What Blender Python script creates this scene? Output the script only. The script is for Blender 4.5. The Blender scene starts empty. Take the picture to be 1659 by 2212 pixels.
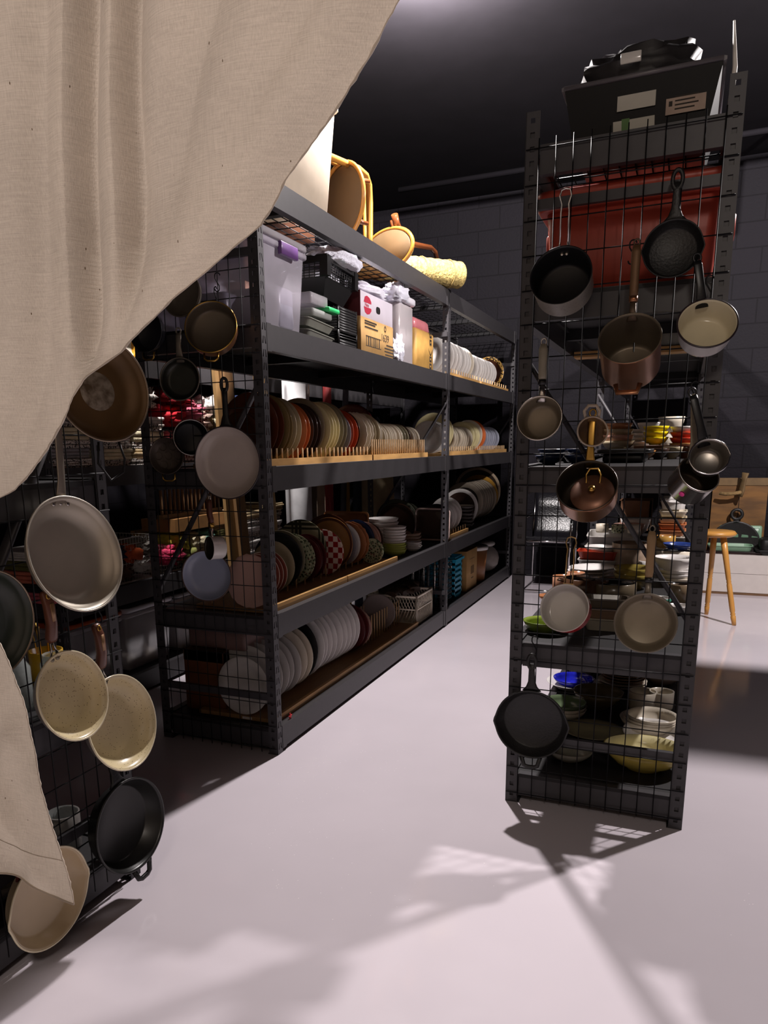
import bpy, math, random
from mathutils import Vector, Matrix
random.seed(7)
SC = bpy.context.scene
COL = SC.collection
PI = math.pi

# ------------------------------------------------------------------ camera
F_PX, CX, CY, W, H = 1617.4, 752.9, 1329.2, 1659, 2212
PITCH, ROLL, YAW, EYE = 0.221, -0.018, 0.418, 1.319
FW = Vector((-math.sin(YAW)*math.cos(PITCH), math.cos(YAW)*math.cos(PITCH), -math.sin(PITCH)))
_r = Vector((math.cos(YAW), math.sin(YAW), 0)); _u = _r.cross(FW)
RT = math.cos(ROLL)*_r + math.sin(ROLL)*_u
UP = -math.sin(ROLL)*_r + math.cos(ROLL)*_u
CAM = Vector((0, 0, EYE))
def ray(x, y): return FW + RT*((x-CX)/F_PX) - UP*((y-CY)/F_PX)
def on_x(x, y, X): d = ray(x, y); return CAM + d*((X-CAM.x)/d.x)
def on_y(x, y, Y): d = ray(x, y); return CAM + d*((Y-CAM.y)/d.y)
def on_z(x, y, Z): d = ray(x, y); return CAM + d*((Z-CAM.z)/d.z)
cd = bpy.data.cameras.new('camera'); co = bpy.data.objects.new('camera', cd); COL.objects.link(co)
m3 = Matrix((RT, UP, -FW)).transposed()
co.matrix_world = Matrix.Translation(CAM) @ m3.to_4x4()
cd.sensor_fit = 'VERTICAL'; cd.sensor_height = 36; cd.sensor_width = 27
cd.lens = F_PX/H*36
cd.shift_x = (W/2-CX)/H; cd.shift_y = (CY-H/2)/H
cd.clip_start = 0.05; cd.clip_end = 60
SC.camera = co

# ------------------------------------------------------------------ materials
def lin(c):
    if isinstance(c, str):
        c = c.lstrip('#'); c = tuple(int(c[i:i+2], 16)/255 for i in (0, 2, 4))
    return tuple((v/12.92 if v <= .04045 else ((v+.055)/1.055)**2.4) for v in c)
_M = {}
def mat(name, color, rough=.5, metal=0, var=.10, scale=14, bump=0, bscale=60, trans=0, alpha=1, coat=0, spec=.5, sss=0, translucent=0, ior=1.45, color2=None, em=0, stretch=None):
    key = name
    if key in _M: return _M[key]
    m = bpy.data.materials.new(name); m.use_nodes = True
    nt = m.node_tree; N = nt.nodes; L = nt.links; N.clear()
    out = N.new('ShaderNodeOutputMaterial'); p = N.new('ShaderNodeBsdfPrincipled')
    L.new(p.outputs[0], out.inputs[0])
    c = lin(color)
    tc = N.new('ShaderNodeTexCoord'); mp = N.new('ShaderNodeMapping')
    if stretch: mp.inputs['Scale'].default_value = stretch
    L.new(tc.outputs['Object'], mp.inputs[0])
    if var > 0 or color2:
        nz = N.new('ShaderNodeTexNoise'); nz.inputs['Scale'].default_value = scale; nz.inputs['Detail'].default_value = 4
        L.new(mp.outputs[0], nz.inputs['Vector'])
        rp = N.new('ShaderNodeValToRGB')
        c2 = lin(color2) if color2 else tuple(min(1, v*(1+var)) for v in c)
        c1 = c if color2 else tuple(v*(1-var) for v in c)
        rp.color_ramp.elements[0].position = .35; rp.color_ramp.elements[1].position = .65
        rp.color_ramp.elements[0].color = (*c1, 1); rp.color_ramp.elements[1].color = (*c2, 1)
        L.new(nz.outputs[0], rp.inputs[0]); L.new(rp.outputs[0], p.inputs['Base Color'])
    else:
        p.inputs['Base Color'].default_value = (*c, 1)
    p.inputs['Roughness'].default_value = rough; p.inputs['Metallic'].default_value = metal
    p.inputs['Transmission Weight'].default_value = trans; p.inputs['Alpha'].default_value = alpha
    p.inputs['Coat Weight'].default_value = coat; p.inputs['Specular IOR Level'].default_value = spec
    p.inputs['IOR'].default_value = ior
    if em: p.inputs['Emission Color'].default_value = (*c, 1); p.inputs['Emission Strength'].default_value = em
    if bump:
        b = N.new('ShaderNodeTexNoise'); b.inputs['Scale'].default_value = bscale; b.inputs['Detail'].default_value = 3
        L.new(mp.outputs[0], b.inputs['Vector'])
        bm = N.new('ShaderNodeBump'); bm.inputs['Strength'].default_value = bump; bm.inputs['Distance'].default_value = .01
        L.new(b.outputs[0], bm.inputs['Height']); L.new(bm.outputs[0], p.inputs['Normal'])
    if translucent:
        t = N.new('ShaderNodeBsdfTranslucent'); mx = N.new('ShaderNodeMixShader'); mx.inputs[0].default_value = translucent
        if var > 0 or color2: L.new(rp.outputs[0], t.inputs[0])
        else: t.inputs[0].default_value = (*c, 1)
        L.new(p.outputs[0], mx.inputs[1]); L.new(t.outputs[0], mx.inputs[2]); L.new(mx.outputs[0], out.inputs[0])
    _M[key] = m
    return m
def glass(name, color, clear=.75, rough=.12):
    """thin clear plastic or glass: partly see-through, partly glossy skin"""
    if name in _M: return _M[name]
    m = bpy.data.materials.new(name); m.use_nodes = True
    nt = m.node_tree; N = nt.nodes; L = nt.links; N.clear()
    out = N.new('ShaderNodeOutputMaterial'); p = N.new('ShaderNodeBsdfPrincipled'); t = N.new('ShaderNodeBsdfTransparent'); mx = N.new('ShaderNodeMixShader')
    nz = N.new('ShaderNodeTexNoise'); nz.inputs['Scale'].default_value = 9; tc = N.new('ShaderNodeTexCoord'); L.new(tc.outputs['Object'], nz.inputs['Vector'])
    mr = N.new('ShaderNodeMapRange'); mr.inputs['To Min'].default_value = clear-.06; mr.inputs['To Max'].default_value = clear+.06
    L.new(nz.outputs[0], mr.inputs[0]); L.new(mr.outputs[0], mx.inputs[0])
    p.inputs['Base Color'].default_value = (*lin(color), 1); p.inputs['Roughness'].default_value = rough
    t.inputs[0].default_value = (*[.5+.5*v for v in lin(color)], 1)
    L.new(p.outputs[0], mx.inputs[1]); L.new(t.outputs[0], mx.inputs[2]); L.new(mx.outputs[0], out.inputs[0])
    _M[name] = m; return m
def cer(color, rough=.22): return mat('ceramic_'+color.lstrip('#'), color, rough=rough, var=.05, scale=20)

# ------------------------------------------------------------------ mesh builder
class MB:
    def __init__(s): s.v = []; s.f = []; s.mi = []; s.sm = []
    def add(s, vs, fs, mi=0, smooth=False):
        b = len(s.v); s.v += [tuple(v) for v in vs]
        for f in fs: s.f.append(tuple(i+b for i in f)); s.mi.append(mi); s.sm.append(smooth)
        return s
    def box(s, lo, hi, mi=0, M=None):
        x0, y0, z0 = lo; x1, y1, z1 = hi
        v = [(x0,y0,z0),(x1,y0,z0),(x1,y1,z0),(x0,y1,z0),(x0,y0,z1),(x1,y0,z1),(x1,y1,z1),(x0,y1,z1)]
        if M: v = [M @ Vector(p) for p in v]
        return s.add(v, [(3,2,1,0),(4,5,6,7),(0,1,5,4),(1,2,6,5),(2,3,7,6),(3,0,4,7)], mi)
    def cbox(s, c, sz, mi=0, M=None):
        return s.box([c[i]-sz[i]/2 for i in range(3)], [c[i]+sz[i]/2 for i in range(3)], mi, M)
    def rbox(s, lo, hi, r=.01, mi=0, M=None, seg=3, taper=1.0, smooth=True):
        """box with rounded vertical corners and slightly chamfered top and bottom; taper scales the bottom"""
        x0, y0, z0 = lo; x1, y1, z1 = hi; cx, cy = (x0+x1)/2, (y0+y1)/2
        def ring(z, ins, k):
            o = []
            rr = max(r-ins, 1e-4)
            for (sx, sy, a0) in ((1,1,0),(-1,1,PI/2),(-1,-1,PI),(1,-1,1.5*PI)):
                px = (x1-cx-r)*sx; py = (y1-cy-r)*sy
                for i in range(seg+1):
                    a = a0+PI/2*i/seg
                    o.append((cx+(px+rr*math.cos(a))*k, cy+(py+rr*math.sin(a))*k, z))
            return o
        ch = min(r*.5, (z1-z0)*.2); rings = [ring(z0, ch, taper), ring(z0+ch, 0, taper), ring(z1-ch, 0, 1), ring(z1, ch, 1)]
        n = len(rings[0]); v = [p for q in rings for p in q]
        if M: v = [M @ Vector(p) for p in v]
        fs = [tuple(range(n-1, -1, -1)), tuple(3*n+i for i in range(n))]
        s.add(v, fs, mi)
        b = len(s.v)-len(v)
        for j in range(3):
            for i in range(n):
                k = (i+1) % n; s.f.append((b+j*n+i, b+j*n+k, b+(j+1)*n+k, b+(j+1)*n+i)); s.mi.append(mi); s.sm.append(smooth)
        return s
    def lathe(s, prof, seg=40, M=None, mis=None, sx=1, sy=1, wob=None, cap=True):
        """prof: list of (r, z), outside bottom to inside bottom"""
        n = len(prof); v = []; idx = []
        for (r, z) in prof:
            if r < 1e-5: idx.append([len(v)]*seg); v.append((0, 0, z))
            else:
                idx.append(list(range(len(v), len(v)+seg)))
                for i in range(seg):
                    a = 2*PI*i/seg; rr = r*(wob(a, r) if wob else 1)
                    v.append((rr*math.cos(a)*sx, rr*math.sin(a)*sy, z))
        if M: v = [M @ Vector(p) for p in v]
        b = len(s.v); s.v += [tuple(p) for p in v]
        for j in range(n-1):
            for i in range(seg):
                k = (i+1) % seg; q = [idx[j][i], idx[j][k], idx[j+1][k], idx[j+1][i]]
                q = [x for t, x in enumerate(q) if x not in q[:t]]
                if len(q) >= 3: s.f.append(tuple(b+x for x in q)); s.mi.append(mis[j] if mis else 0); s.sm.append(True)
        return s
    def loft(s, pts, secs, mi=0, seg=10, up=Vector((0,0,1)), closed=False, sq=.6):
        """sweep a rounded-rectangle section (half width, half thickness) along pts"""
        P = [Vector(p) for p in pts]; n = len(P); rings = []; prev = None
        for i in range(n):
            if closed: t = P[(i+1) % n]-P[i-1]
            else: t = P[min(i+1, n-1)]-P[max(i-1, 0)]
            t.normalize()
            ref = prev if prev is not None else Vector(up)
            nn = ref-t*ref.dot(t)
            if nn.length < 1e-4: nn = t.orthogonal()
            nn.normalize(); prev = nn; bb = t.cross(nn)
            a, b = secs[i] if isinstance(secs, list) else secs
            ring = []
            for k in range(seg):
                th = 2*PI*(k+.5)/seg; c, d = math.cos(th), math.sin(th)
                ring.append(P[i]+bb*(a*math.copysign(abs(c)**sq, c))+nn*(b*math.copysign(abs(d)**sq, d)))
            rings.append(ring)
        v = [p for r in rings for p in r]; b0 = len(s.v); s.v += [tuple(p) for p in v]
        for j in range(n if closed else n-1):
            for k in range(seg):
                q = (k+1) % seg; j2 = (j+1) % n
                s.f.append((b0+j*seg+k, b0+j2*seg+k, b0+j2*seg+q, b0+j*seg+q)); s.mi.append(mi); s.sm.append(True)
        if not closed:
            s.f.append(tuple(b0+k for k in range(seg))); s.mi.append(mi); s.sm.append(False)
            s.f.append(tuple(b0+(n-1)*seg+k for k in reversed(range(seg)))); s.mi.append(mi); s.sm.append(False)
        return s
    def tube(s, pts, r, mi=0, seg=8, closed=False):
        secs = [(x, x) for x in r] if isinstance(r, (list, tuple)) else (r, r)
        return s.loft(pts, secs, mi, seg, closed=closed, sq=1)
    def cyl(s, a, b, r, mi=0, seg=12, r2=None):
        return s.loft([a, b], [(r, r), (r2 or r, r2 or r)], mi, seg, sq=1)
    def prism(s, poly, z0, z1, mi=0, M=None):
        n = len(poly); v = [(x, y, z0) for x, y in poly]+[(x, y, z1) for x, y in poly]
        if M: v = [M @ Vector(p) for p in v]
        return s.add(v, [tuple(reversed(range(n))), tuple(range(n, 2*n))]+[(i, (i+1) % n, n+(i+1) % n, n+i) for i in range(n)], mi)
    def ball(s, c, r, mi=0, seg=12, sc=(1,1,1)):
        prof = [(r*math.sin(PI*i/8), -r*math.cos(PI*i/8)) for i in range(9)]; prof[0] = (0, -r); prof[-1] = (0, r)
        M = Matrix.Translation(c) @ Matrix.Diagonal((*sc, 1))
        return s.lathe(prof, seg, M)
    def mesh(s, name, mats):
        me = bpy.data.meshes.new(name); me.from_pydata(s.v, [], s.f)
        for m in (mats if isinstance(mats, (list, tuple)) else [mats]): me.materials.append(m)
        me.polygons.foreach_set('material_index', s.mi); me.polygons.foreach_set('use_smooth', s.sm)
        me.update(); return me
    def build(s, name, mats, parent=None, M=None):
        return put(name, s.mesh(name, mats), parent, M)
def put(name, me, parent=None, M=None):
    o = bpy.data.objects.new(name, me); COL.objects.link(o)
    if parent: o.parent = parent
    if M is not None: o.matrix_local = M
    return o
def tag(o, label, cat, group=None):
    o['label'] = label; o['category'] = cat
    if group: o['group'] = group
    return o
def thing(name, label, cat, loc=(0,0,0), rotz=0, group=None, M=None):
    o = bpy.data.objects.new(name, None); COL.objects.link(o); o.empty_display_size = .05
    if M is not None: o.matrix_world = M
    else: o.location = loc; o.rotation_euler = (0, 0, rotz)
    return tag(o, label, cat, group)
def struct(o): o['kind'] = 'structure'; return o
def stuff(o): o['kind'] = 'stuff'; return o
def copy_tree(o, parent=None):
    c = o.copy(); COL.objects.link(c); c.parent = parent
    for ch in o.children: copy_tree(ch, c)
    return c
_MC = {}
def cached(key, fn):
    if key not in _MC: _MC[key] = fn()
    return _MC[key]
T = Matrix.Translation
def RX(a): return Matrix.Rotation(a, 4, 'X')
def RY(a): return Matrix.Rotation(a, 4, 'Y')
def RZ(a): return Matrix.Rotation(a, 4, 'Z')

# ------------------------------------------------------------------ shared materials
STEEL = mat('charcoal_powder_coat', '#373538', rough=.48, var=.06, scale=30)
STEELB = mat('charcoal_beam_coat', '#302e30', rough=.45, var=.06, scale=30)
WIRE = mat('black_wire', '#121113', rough=.5, var=0, spec=.25)
DECK = mat('black_deck_board', '#161416', rough=.6, var=.1)
PINE = mat('pine_rack_wood', '#b98f58', rough=.5, var=.14, scale=5, stretch=(6,1,6))
PLY = mat('brown_rack_board', '#8a6a45', rough=.55, var=.12, scale=5, stretch=(6,1,6))
IRON = mat('cast_iron', '#1a1919', rough=.45, var=.12, scale=25, bump=.15, bscale=140)
ALU = mat('brushed_aluminium', '#b3ab9d', rough=.42, metal=.55, var=.06, scale=8)
STEELP = mat('polished_steel', '#b5afa9', rough=.22, metal=1, var=.05)
COPPER = mat('aged_copper', '#9a6a4c', rough=.32, metal=.85, var=.14, scale=9)
TIN = mat('tinned_interior', '#6e6354', rough=.4, metal=.5, var=.1, scale=9)
CHROME = mat('chrome', '#d6d4d4', rough=.1, metal=1, var=0)
BRASS = mat('brass', '#b08a45', rough=.3, metal=1, var=.06)
CREAM = mat('cream_speckled_coating', '#cfc09a', rough=.3, var=.05)
CARTON = mat('kraft_cardboard', '#a8834f', rough=.75, var=.08)
DOWEL = mat('pale_dowel', '#c9a77c', rough=.5, var=.08)
def speckle(m, col, scale=260, lo=.30):
    nt = m.node_tree; N = nt.nodes; L = nt.links; p = next(n for n in N if n.type == 'BSDF_PRINCIPLED')
    src = p.inputs['Base Color'].links[0].from_socket if p.inputs['Base Color'].links else None
    v = N.new('ShaderNodeTexVoronoi'); v.inputs['Scale'].default_value = scale
    tc = N.new('ShaderNodeTexCoord'); L.new(tc.outputs['Object'], v.inputs['Vector'])
    wn = N.new('ShaderNodeTexWhiteNoise'); L.new(v.outputs['Color'], wn.inputs[0])
    m1 = N.new('ShaderNodeMath'); m1.operation = 'LESS_THAN'; m1.inputs[1].default_value = lo; L.new(v.outputs['Distance'], m1.inputs[0])
    m2 = N.new('ShaderNodeMath'); m2.operation = 'GREATER_THAN'; m2.inputs[1].default_value = .86; L.new(wn.outputs[0], m2.inputs[0])
    m3 = N.new('ShaderNodeMath'); m3.operation = 'MULTIPLY'; L.new(m1.outputs[0], m3.inputs[0]); L.new(m2.outputs[0], m3.inputs[1])
    mx = N.new('ShaderNodeMix'); mx.data_type = 'RGBA'; L.new(m3.outputs[0], mx.inputs[0])
    if src: L.new(src, mx.inputs[6])
    else: mx.inputs[6].default_value = p.inputs['Base Color'].default_value
    mx.inputs[7].default_value = (*lin(col), 1); L.new(mx.outputs[2], p.inputs['Base Color'])
speckle(CREAM, '#5a4a30')
LP1, LP2, LP3, LP4, CURT = 610, 620, 100, 420, .36

# ------------------------------------------------------------------ the room
CEIL = 3.62; BACKY = 7.66; LEFTX = -4.55; RIGHTX = 4.2; FRONTY = -3.2
def block_wall_mat():
    m = bpy.data.materials.new('dark_painted_block'); m.use_nodes = True
    nt = m.node_tree; N = nt.nodes; L = nt.links; p = N['Principled BSDF']
    tc = N.new('ShaderNodeTexCoord'); sp = N.new('ShaderNodeSeparateXYZ'); cb = N.new('ShaderNodeCombineXYZ')
    L.new(tc.outputs['Object'], sp.inputs[0])
    ad = N.new('ShaderNodeMath'); ad.operation = 'ADD'; L.new(sp.outputs[0], ad.inputs[0]); L.new(sp.outputs[1], ad.inputs[1])
    L.new(ad.outputs[0], cb.inputs[0])
    az = N.new('ShaderNodeMath'); az.operation = 'ADD'; az.inputs[1].default_value = -.06; L.new(sp.outputs[2], az.inputs[0]); L.new(az.outputs[0], cb.inputs[1])
    b = N.new('ShaderNodeTexBrick'); b.inputs['Scale'].default_value = 1; b.inputs['Brick Width'].default_value = .4064; b.inputs['Row Height'].default_value = .2032
    b.inputs['Mortar Size'].default_value = .005; b.inputs['Mortar Smooth'].default_value = .4
    b.inputs['Color1'].default_value = (*lin('#18151b'), 1); b.inputs['Color2'].default_value = (*lin('#161419'), 1); b.inputs['Mortar'].default_value = (*lin('#0f0d11'), 1)
    L.new(cb.outputs[0], b.inputs['Vector']); L.new(b.outputs['Color'], p.inputs['Base Color'])
    nz = N.new('ShaderNodeTexNoise'); nz.inputs['Scale'].default_value = 55; L.new(tc.outputs['Object'], nz.inputs['Vector'])
    mth = N.new('ShaderNodeMath'); mth.operation = 'MULTIPLY_ADD'; mth.inputs[1].default_value = -1.2; L.new(b.outputs['Fac'], mth.inputs[0]); L.new(nz.outputs[0], mth.inputs[2])
    bm = N.new('ShaderNodeBump'); bm.inputs['Strength'].default_value = .5; bm.inputs['Distance'].default_value = .006
    L.new(mth.outputs[0], bm.inputs['Height']); L.new(bm.outputs[0], p.inputs['Normal']); p.inputs['Roughness'].default_value = .75; p.inputs['Specular IOR Level'].default_value = .18
    return m
def floor_mat():
    m = mat('grey_epoxy_floor', '#c9c1c8', rough=.2, var=.03, scale=1.6, coat=.0, spec=.5)
    nt = m.node_tree; N = nt.nodes; L = nt.links; p = next(n for n in N if n.type == 'BSDF_PRINCIPLED')
    tc = N.new('ShaderNodeTexCoord')
    nz = N.new('ShaderNodeTexNoise'); nz.inputs['Scale'].default_value = 3.5; nz.inputs['Detail'].default_value = 6; L.new(tc.outputs['Object'], nz.inputs['Vector'])
    mr = N.new('ShaderNodeMapRange'); mr.inputs['From Min'].default_value = .3; mr.inputs['From Max'].default_value = .7; mr.inputs['To Min'].default_value = .07; mr.inputs['To Max'].default_value = .17
    L.new(nz.outputs[0], mr.inputs[0]); L.new(mr.outputs[0], p.inputs['Roughness'])
    # small scuffs and paint specks
    src = p.inputs['Base Color'].links[0].from_socket
    v = N.new('ShaderNodeTexVoronoi'); v.inputs['Scale'].default_value = 42; L.new(tc.outputs['Object'], v.inputs['Vector'])
    lt = N.new('ShaderNodeMath'); lt.operation = 'LESS_THAN'; lt.inputs[1].default_value = .06; L.new(v.outputs['Distance'], lt.inputs[0])
    n2 = N.new('ShaderNodeTexNoise'); n2.inputs['Scale'].default_value = 1.3; L.new(tc.outputs['Object'], n2.inputs['Vector'])
    gt = N.new('ShaderNodeMath'); gt.operation = 'GREATER_THAN'; gt.inputs[1].default_value = .56; L.new(n2.outputs[0], gt.inputs[0])
    ml = N.new('ShaderNodeMath'); ml.operation = 'MULTIPLY'; L.new(lt.outputs[0], ml.inputs[0]); L.new(gt.outputs[0], ml.inputs[1])
    mx = N.new('ShaderNodeMix'); mx.data_type = 'RGBA'; L.new(ml.outputs[0], mx.inputs[0]); L.new(src, mx.inputs[6]); mx.inputs[7].default_value = (*lin('#efe9ea'), 1)
    L.new(mx.outputs[2], p.inputs['Base Color'])
    return m
FLOOR = floor_mat(); BLOCK = block_wall_mat(); DARKP = mat('black_ceiling_paint', '#171519', rough=.85, var=.1, scale=4, spec=.15); PALEP = mat('pale_wall_paint', '#a59a8c', rough=.8, var=.04)
def slab(name, lo, hi, m): return struct(MB().box(lo, hi).build(name, m))
slab('floor', (LEFTX-.1, FRONTY-.1, -.1), (RIGHTX+.1, BACKY+.1, 0), FLOOR)
slab('ceiling', (LEFTX-.1, FRONTY-.1, CEIL), (RIGHTX+.1, BACKY+.1, CEIL+.1), DARKP)
slab('wall_back', (LEFTX, BACKY, 0), (RIGHTX, BACKY+.1, CEIL), BLOCK)
slab('wall_left', (LEFTX-.1, FRONTY, 0), (LEFTX, BACKY, CEIL), BLOCK)
slab('wall_right', (RIGHTX, FRONTY, 0), (RIGHTX+.1, BACKY, CEIL), BLOCK)
slab('wall_front', (LEFTX, FRONTY-.1, 0), (RIGHTX, FRONTY, CEIL), PALEP)
# conduit and hanging rods on the dark ceiling
def pipe(name, label, pts, r, m=DARKP):
    return tag(MB().tube(pts, r).build(name, m), label, 'pipe')
pipe('conduit', 'thin dark conduit running across the black ceiling', [(-2.5, 6.9, 3.54), (3.5, 6.9, 3.54)], .022)
pipe('drop_rod', 'short dark rod dropping from the ceiling above the right rack', [(.55, 6.9, 3.6), (.55, 6.9, 3.1)], .025)

# ------------------------------------------------------------------ lamps
def lamp(x, y, z, power, col, label, vis=True, r=.06):
    t = thing('ceiling_lamp', label, 'lamp', (x, y, CEIL), 0, 'bare ceiling lamps')
    MB().cyl((0, 0, 0), (0, 0, -.03), .06).cyl((0, 0, -.03), (0, 0, z+.1-CEIL), .012).cyl((0, 0, z+.1-CEIL), (0, 0, z+.06-CEIL), .03).build('socket', DARKP, t)
    MB().ball((0, 0, z+.03-CEIL), .032).build('bulb', mat('lit_bulb', '#fff2e6', var=0, em=25), t)
    ld = bpy.data.lights.new('lamp_light', 'POINT'); ld.energy = power; ld.color = col; ld.shadow_soft_size = r
    lo = bpy.data.objects.new('lamp_light', ld); COL.objects.link(lo); lo.parent = t; lo.location = (0, 0, z-.04-CEIL)
    return t
def spot(p, q, power, label):
    t = thing('unseen_spotlight', label, 'lamp', (p[0], p[1], CEIL)); d = (Vector(q)-Vector(p)).normalized(); R = d.to_track_quat('-Z', 'Y').to_matrix().to_4x4(); M0 = T((0, 0, p[2]-CEIL)) @ R
    MB().cyl((0, 0, 0), (0, 0, p[2]-CEIL+.03), .012).cyl((0, 0, 0), (0, 0, -.02), .05).build('stem', DARKP, t)
    MB().lathe([(0,.10),(.05,.10),(.055,.08),(.055,-.06),(.052,-.06),(.052,.06),(0,.06)], 24).build('can', DARKP, t, M0)
    ld = bpy.data.lights.new('lamp_light', 'SPOT'); ld.energy = power; ld.color = (1, .95, .93); ld.shadow_soft_size = .05; ld.spot_size = .72; ld.spot_blend = .35
    lo = bpy.data.objects.new('lamp_light', ld); COL.objects.link(lo); lo.parent = t; lo.matrix_local = M0 @ T((0, 0, -.065))
    return t
WARMW = (1, .925, .91)
lamp(-1.32, 4.05, 3.47, LP1, WARMW, 'bare ceiling lamp glowing above the long left rack')
lamp(1.53, 4.47, 3.40, LP2, WARMW, 'bare ceiling lamp to the right of the right rack')
spot((-2.36, 3.10, 3.40), (-2.66, 4.0, 1.3), LP4, 'unseen ceiling spot added to light the fabric rack')  # unseen spot added to brighten the fabrics; narrow cone spares the floor
lamp(.5, -1.4, 3.40, LP3, (1, .88, .78), 'unseen fill lamp added behind the camera', r=.25)  # soft warm fill, added unseen to lift what faces the camera
wd = bpy.data.worlds.new('world'); SC.world = wd; wd.use_nodes = True
wd.node_tree.nodes['Background'].inputs[0].default_value = (.05, .045, .05, 1); wd.node_tree.nodes['Background'].inputs[1].default_value = .1

# ------------------------------------------------------------------ racks
DEP = .614
def flange(b, tr, zt, kind):
    """one leaf of the angle post in a plane; tr maps (a, thickness, z) to rack space; real punched holes"""
    def q(a0, a1, z0, z1, a2=None, a3=None):
        poly = [(a0, z0), (a1, z0), (a3 if a3 is not None else a1, z1), (a2 if a2 is not None else a0, z1)]
        v = [tr(a, th, z) for th in (0, .0028) for a, z in poly]
        b.add(v, [(3,2,1,0), (4,5,6,7), (0,1,5,4), (1,2,6,5), (2,3,7,6), (3,0,4,7)])
    if kind == 'square':
        q(.0, .015, 0, zt); q(.029, .044, 0, zt)
        z = 0
        while z < zt: q(.015, .029, z, min(z+.025, zt)); z += .0405
    else:
        q(0, .006, 0, zt); q(.019, .025, 0, zt); q(.038, .044, 0, zt)
        z = 0
        while z < zt:
            for a0, sg in ((.006, 1), (.025, -1)):
                q(a0, a0+.013, z, min(z+.022, zt))
                z0, z1 = z+.022, min(z+.05, zt)
                if z1 > z0:
                    if sg > 0: q(a0, a0+.001, z0, z1, a0, a0+.008); q(a0+.009, a0+.013, z0, z1, a0+.0125, a0+.013)
                    else: q(a0, a0+.004, z0, z1, a0, a0+.0005); q(a0+.012, a0+.013, z0, z1, a0+.005, a0+.013)
            z += .05
def post_mesh(su, sv, zt):
    def mk():
        b = MB()
        flange(b, lambda a, th, z: (su*th, sv*a, z), zt, 'square')
        flange(b, lambda a, th, z: (su*a, sv*th, z), zt, 'slot')
        b.box((min(0, su*.05), min(0, sv*.05), 0), (max(0, su*.05), max(0, sv*.05), .003))
        return b.mesh('post', STEEL)
    return cached(('post', su, sv, zt), mk)
def rack(label, loc, rot, bays, levels, zpost, wires, flip=False, panel=None, skip_end=(), top_wire=True, bh=.1, struts=(.26, 2.06)):
    t = thing('storage_rack', label, 'shelving rack', loc, rot, 'black boltless storage racks')
    us = [0]
    for L in bays: us.append(us[-1]+L)
    for i, u in enumerate(us):
        for v, sv in ((0, 1), (DEP, -1)):
            put('post', post_mesh(1 if i < len(bays) else -1, sv, zpost), t, T((u, v, 0)))
    for bi, L in enumerate(bays):
        u0, u1 = us[bi], us[bi+1]
        for li, z in enumerate(levels):
            for side in (0, 1):
                def mk():
                    a0, a1 = .046 if bi == 0 else .004, L-.004 if bi < len(bays)-1 else L-.046
                    b = MB()
                    ys = (.001, .036); yl = .05
                    b.box((a0, ys[0], z-bh), (a1, ys[1], z)); b.box((a0, ys[1], z-.03), (a1, yl, z-.018))
                    for e in (a0+.012, a1-.03):
                        b.box((e, -.001, z-bh*.75), (e+.004, .002, z-bh*.3), 1); b.box((e-.008, -.001, z-bh*.8), (e-.004, .002, z-bh*.72), 1); b.box((e-.008, -.001, z-bh*.28), (e-.004, .002, z-bh*.2), 1)
                        b.box((e-.014, -.0015, z-bh-.004), (e+.02, .0012, z+.003))
                    return b.mesh('beam', [STEELB, WIRE])
                me = cached(('beam', label, bi, li), mk)
                M = T((u0, 0, 0)) if side == 0 else T((u0+L, DEP, 0)) @ RZ(PI)
                if side == 1 and len(bays) > 1: M = T((u0, DEP, 0)) @ Matrix.Diagonal((1, -1, 1, 1))
                put('beam', me, t, M)
            if top_wire and li == len(levels)-1:
                b = MB()
                n = int(L/.1)
                for k in range(n+1):
                    u = u0+.03+(L-.06)*k/n; b.tube([(u, .05, z-.012), (u, DEP-.05, z-.012)], .0028, seg=5)
                for k in range(11):
                    v = .05+(DEP-.1)*k/10; b.tube([(u0+.03, v, z-.0065), (u1-.03, v, z-.0065)], .0026, seg=5)
                for k in range(3):
                    u = u0+L*(k+.5)/3; b.box((u-.02, .036, z-.05), (u+.02, DEP-.036, z-.02))
                b.build('wire_deck', WIRE, t)
            else:
                b = MB().box((u0+.005, .037, z-.018), (u1-.005, DEP-.037, z-.006))
                for k in range(2): u = u0+L*(k+1)/3; b.box((u-.02, .037, z-.06), (u+.02, DEP-.037, z-.019))
                b.build('shelf_board', DECK, t)
    if panel:
        for v in (.0135, DEP-.0305): MB().box((.0075, v, .02), (.010, v+.017, zpost-.03)).build('post_liner', STEEL, t)
    ends = [(0, .006)]+[(u, -.02) for u in us[1:]]
    for ei, (u, du) in enumerate(ends):
        for z in levels:
            if ei == 0: MB().box((.006, .046, z-.09), (.036, DEP-.046, z-.004)).build('end_beam', STEEL, t)
        uu = u+du if ei == 0 else u-.03
        for z in struts: MB().box((uu, .003, z-.015), (uu+.02, DEP-.003, z+.015)).build('strut', STEEL, t)
        lo, hi = (.012, DEP-.012) if not flip else (DEP-.012, .012)
        MB().loft([(uu+.022, hi, .70), (uu+.022, lo, 1.61)], (.008, .016), seg=8, up=Vector((1, 0, 0))).build('diagonal_brace', STEEL, t)
    if panel:
        off, voff, zt, zb = panel
        p = MB(); k = 0
        while True:
            v = voff+.0524*k
            if v > DEP-.03: break
            p.tube([(-.0085, v, zb), (-.0085, v, zt)], .0019, seg=5); k += 1
        z = off
        while z < zt:
            if z >= zb: p.tube([(-.0048, .004, z), (-.0048, DEP-.004, z)], .0021, seg=5)
            z += .1037
        p.build('wire_mesh_panel', WIRE, t)
    return t
AX, AY, AL1, AL2 = -1.544, 2.687, 2.566, 2.26
LA = [.119, .625, 1.246, 1.80, 2.345]
LB = [.119, .625, 1.246, 1.80, 2.235]
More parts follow.
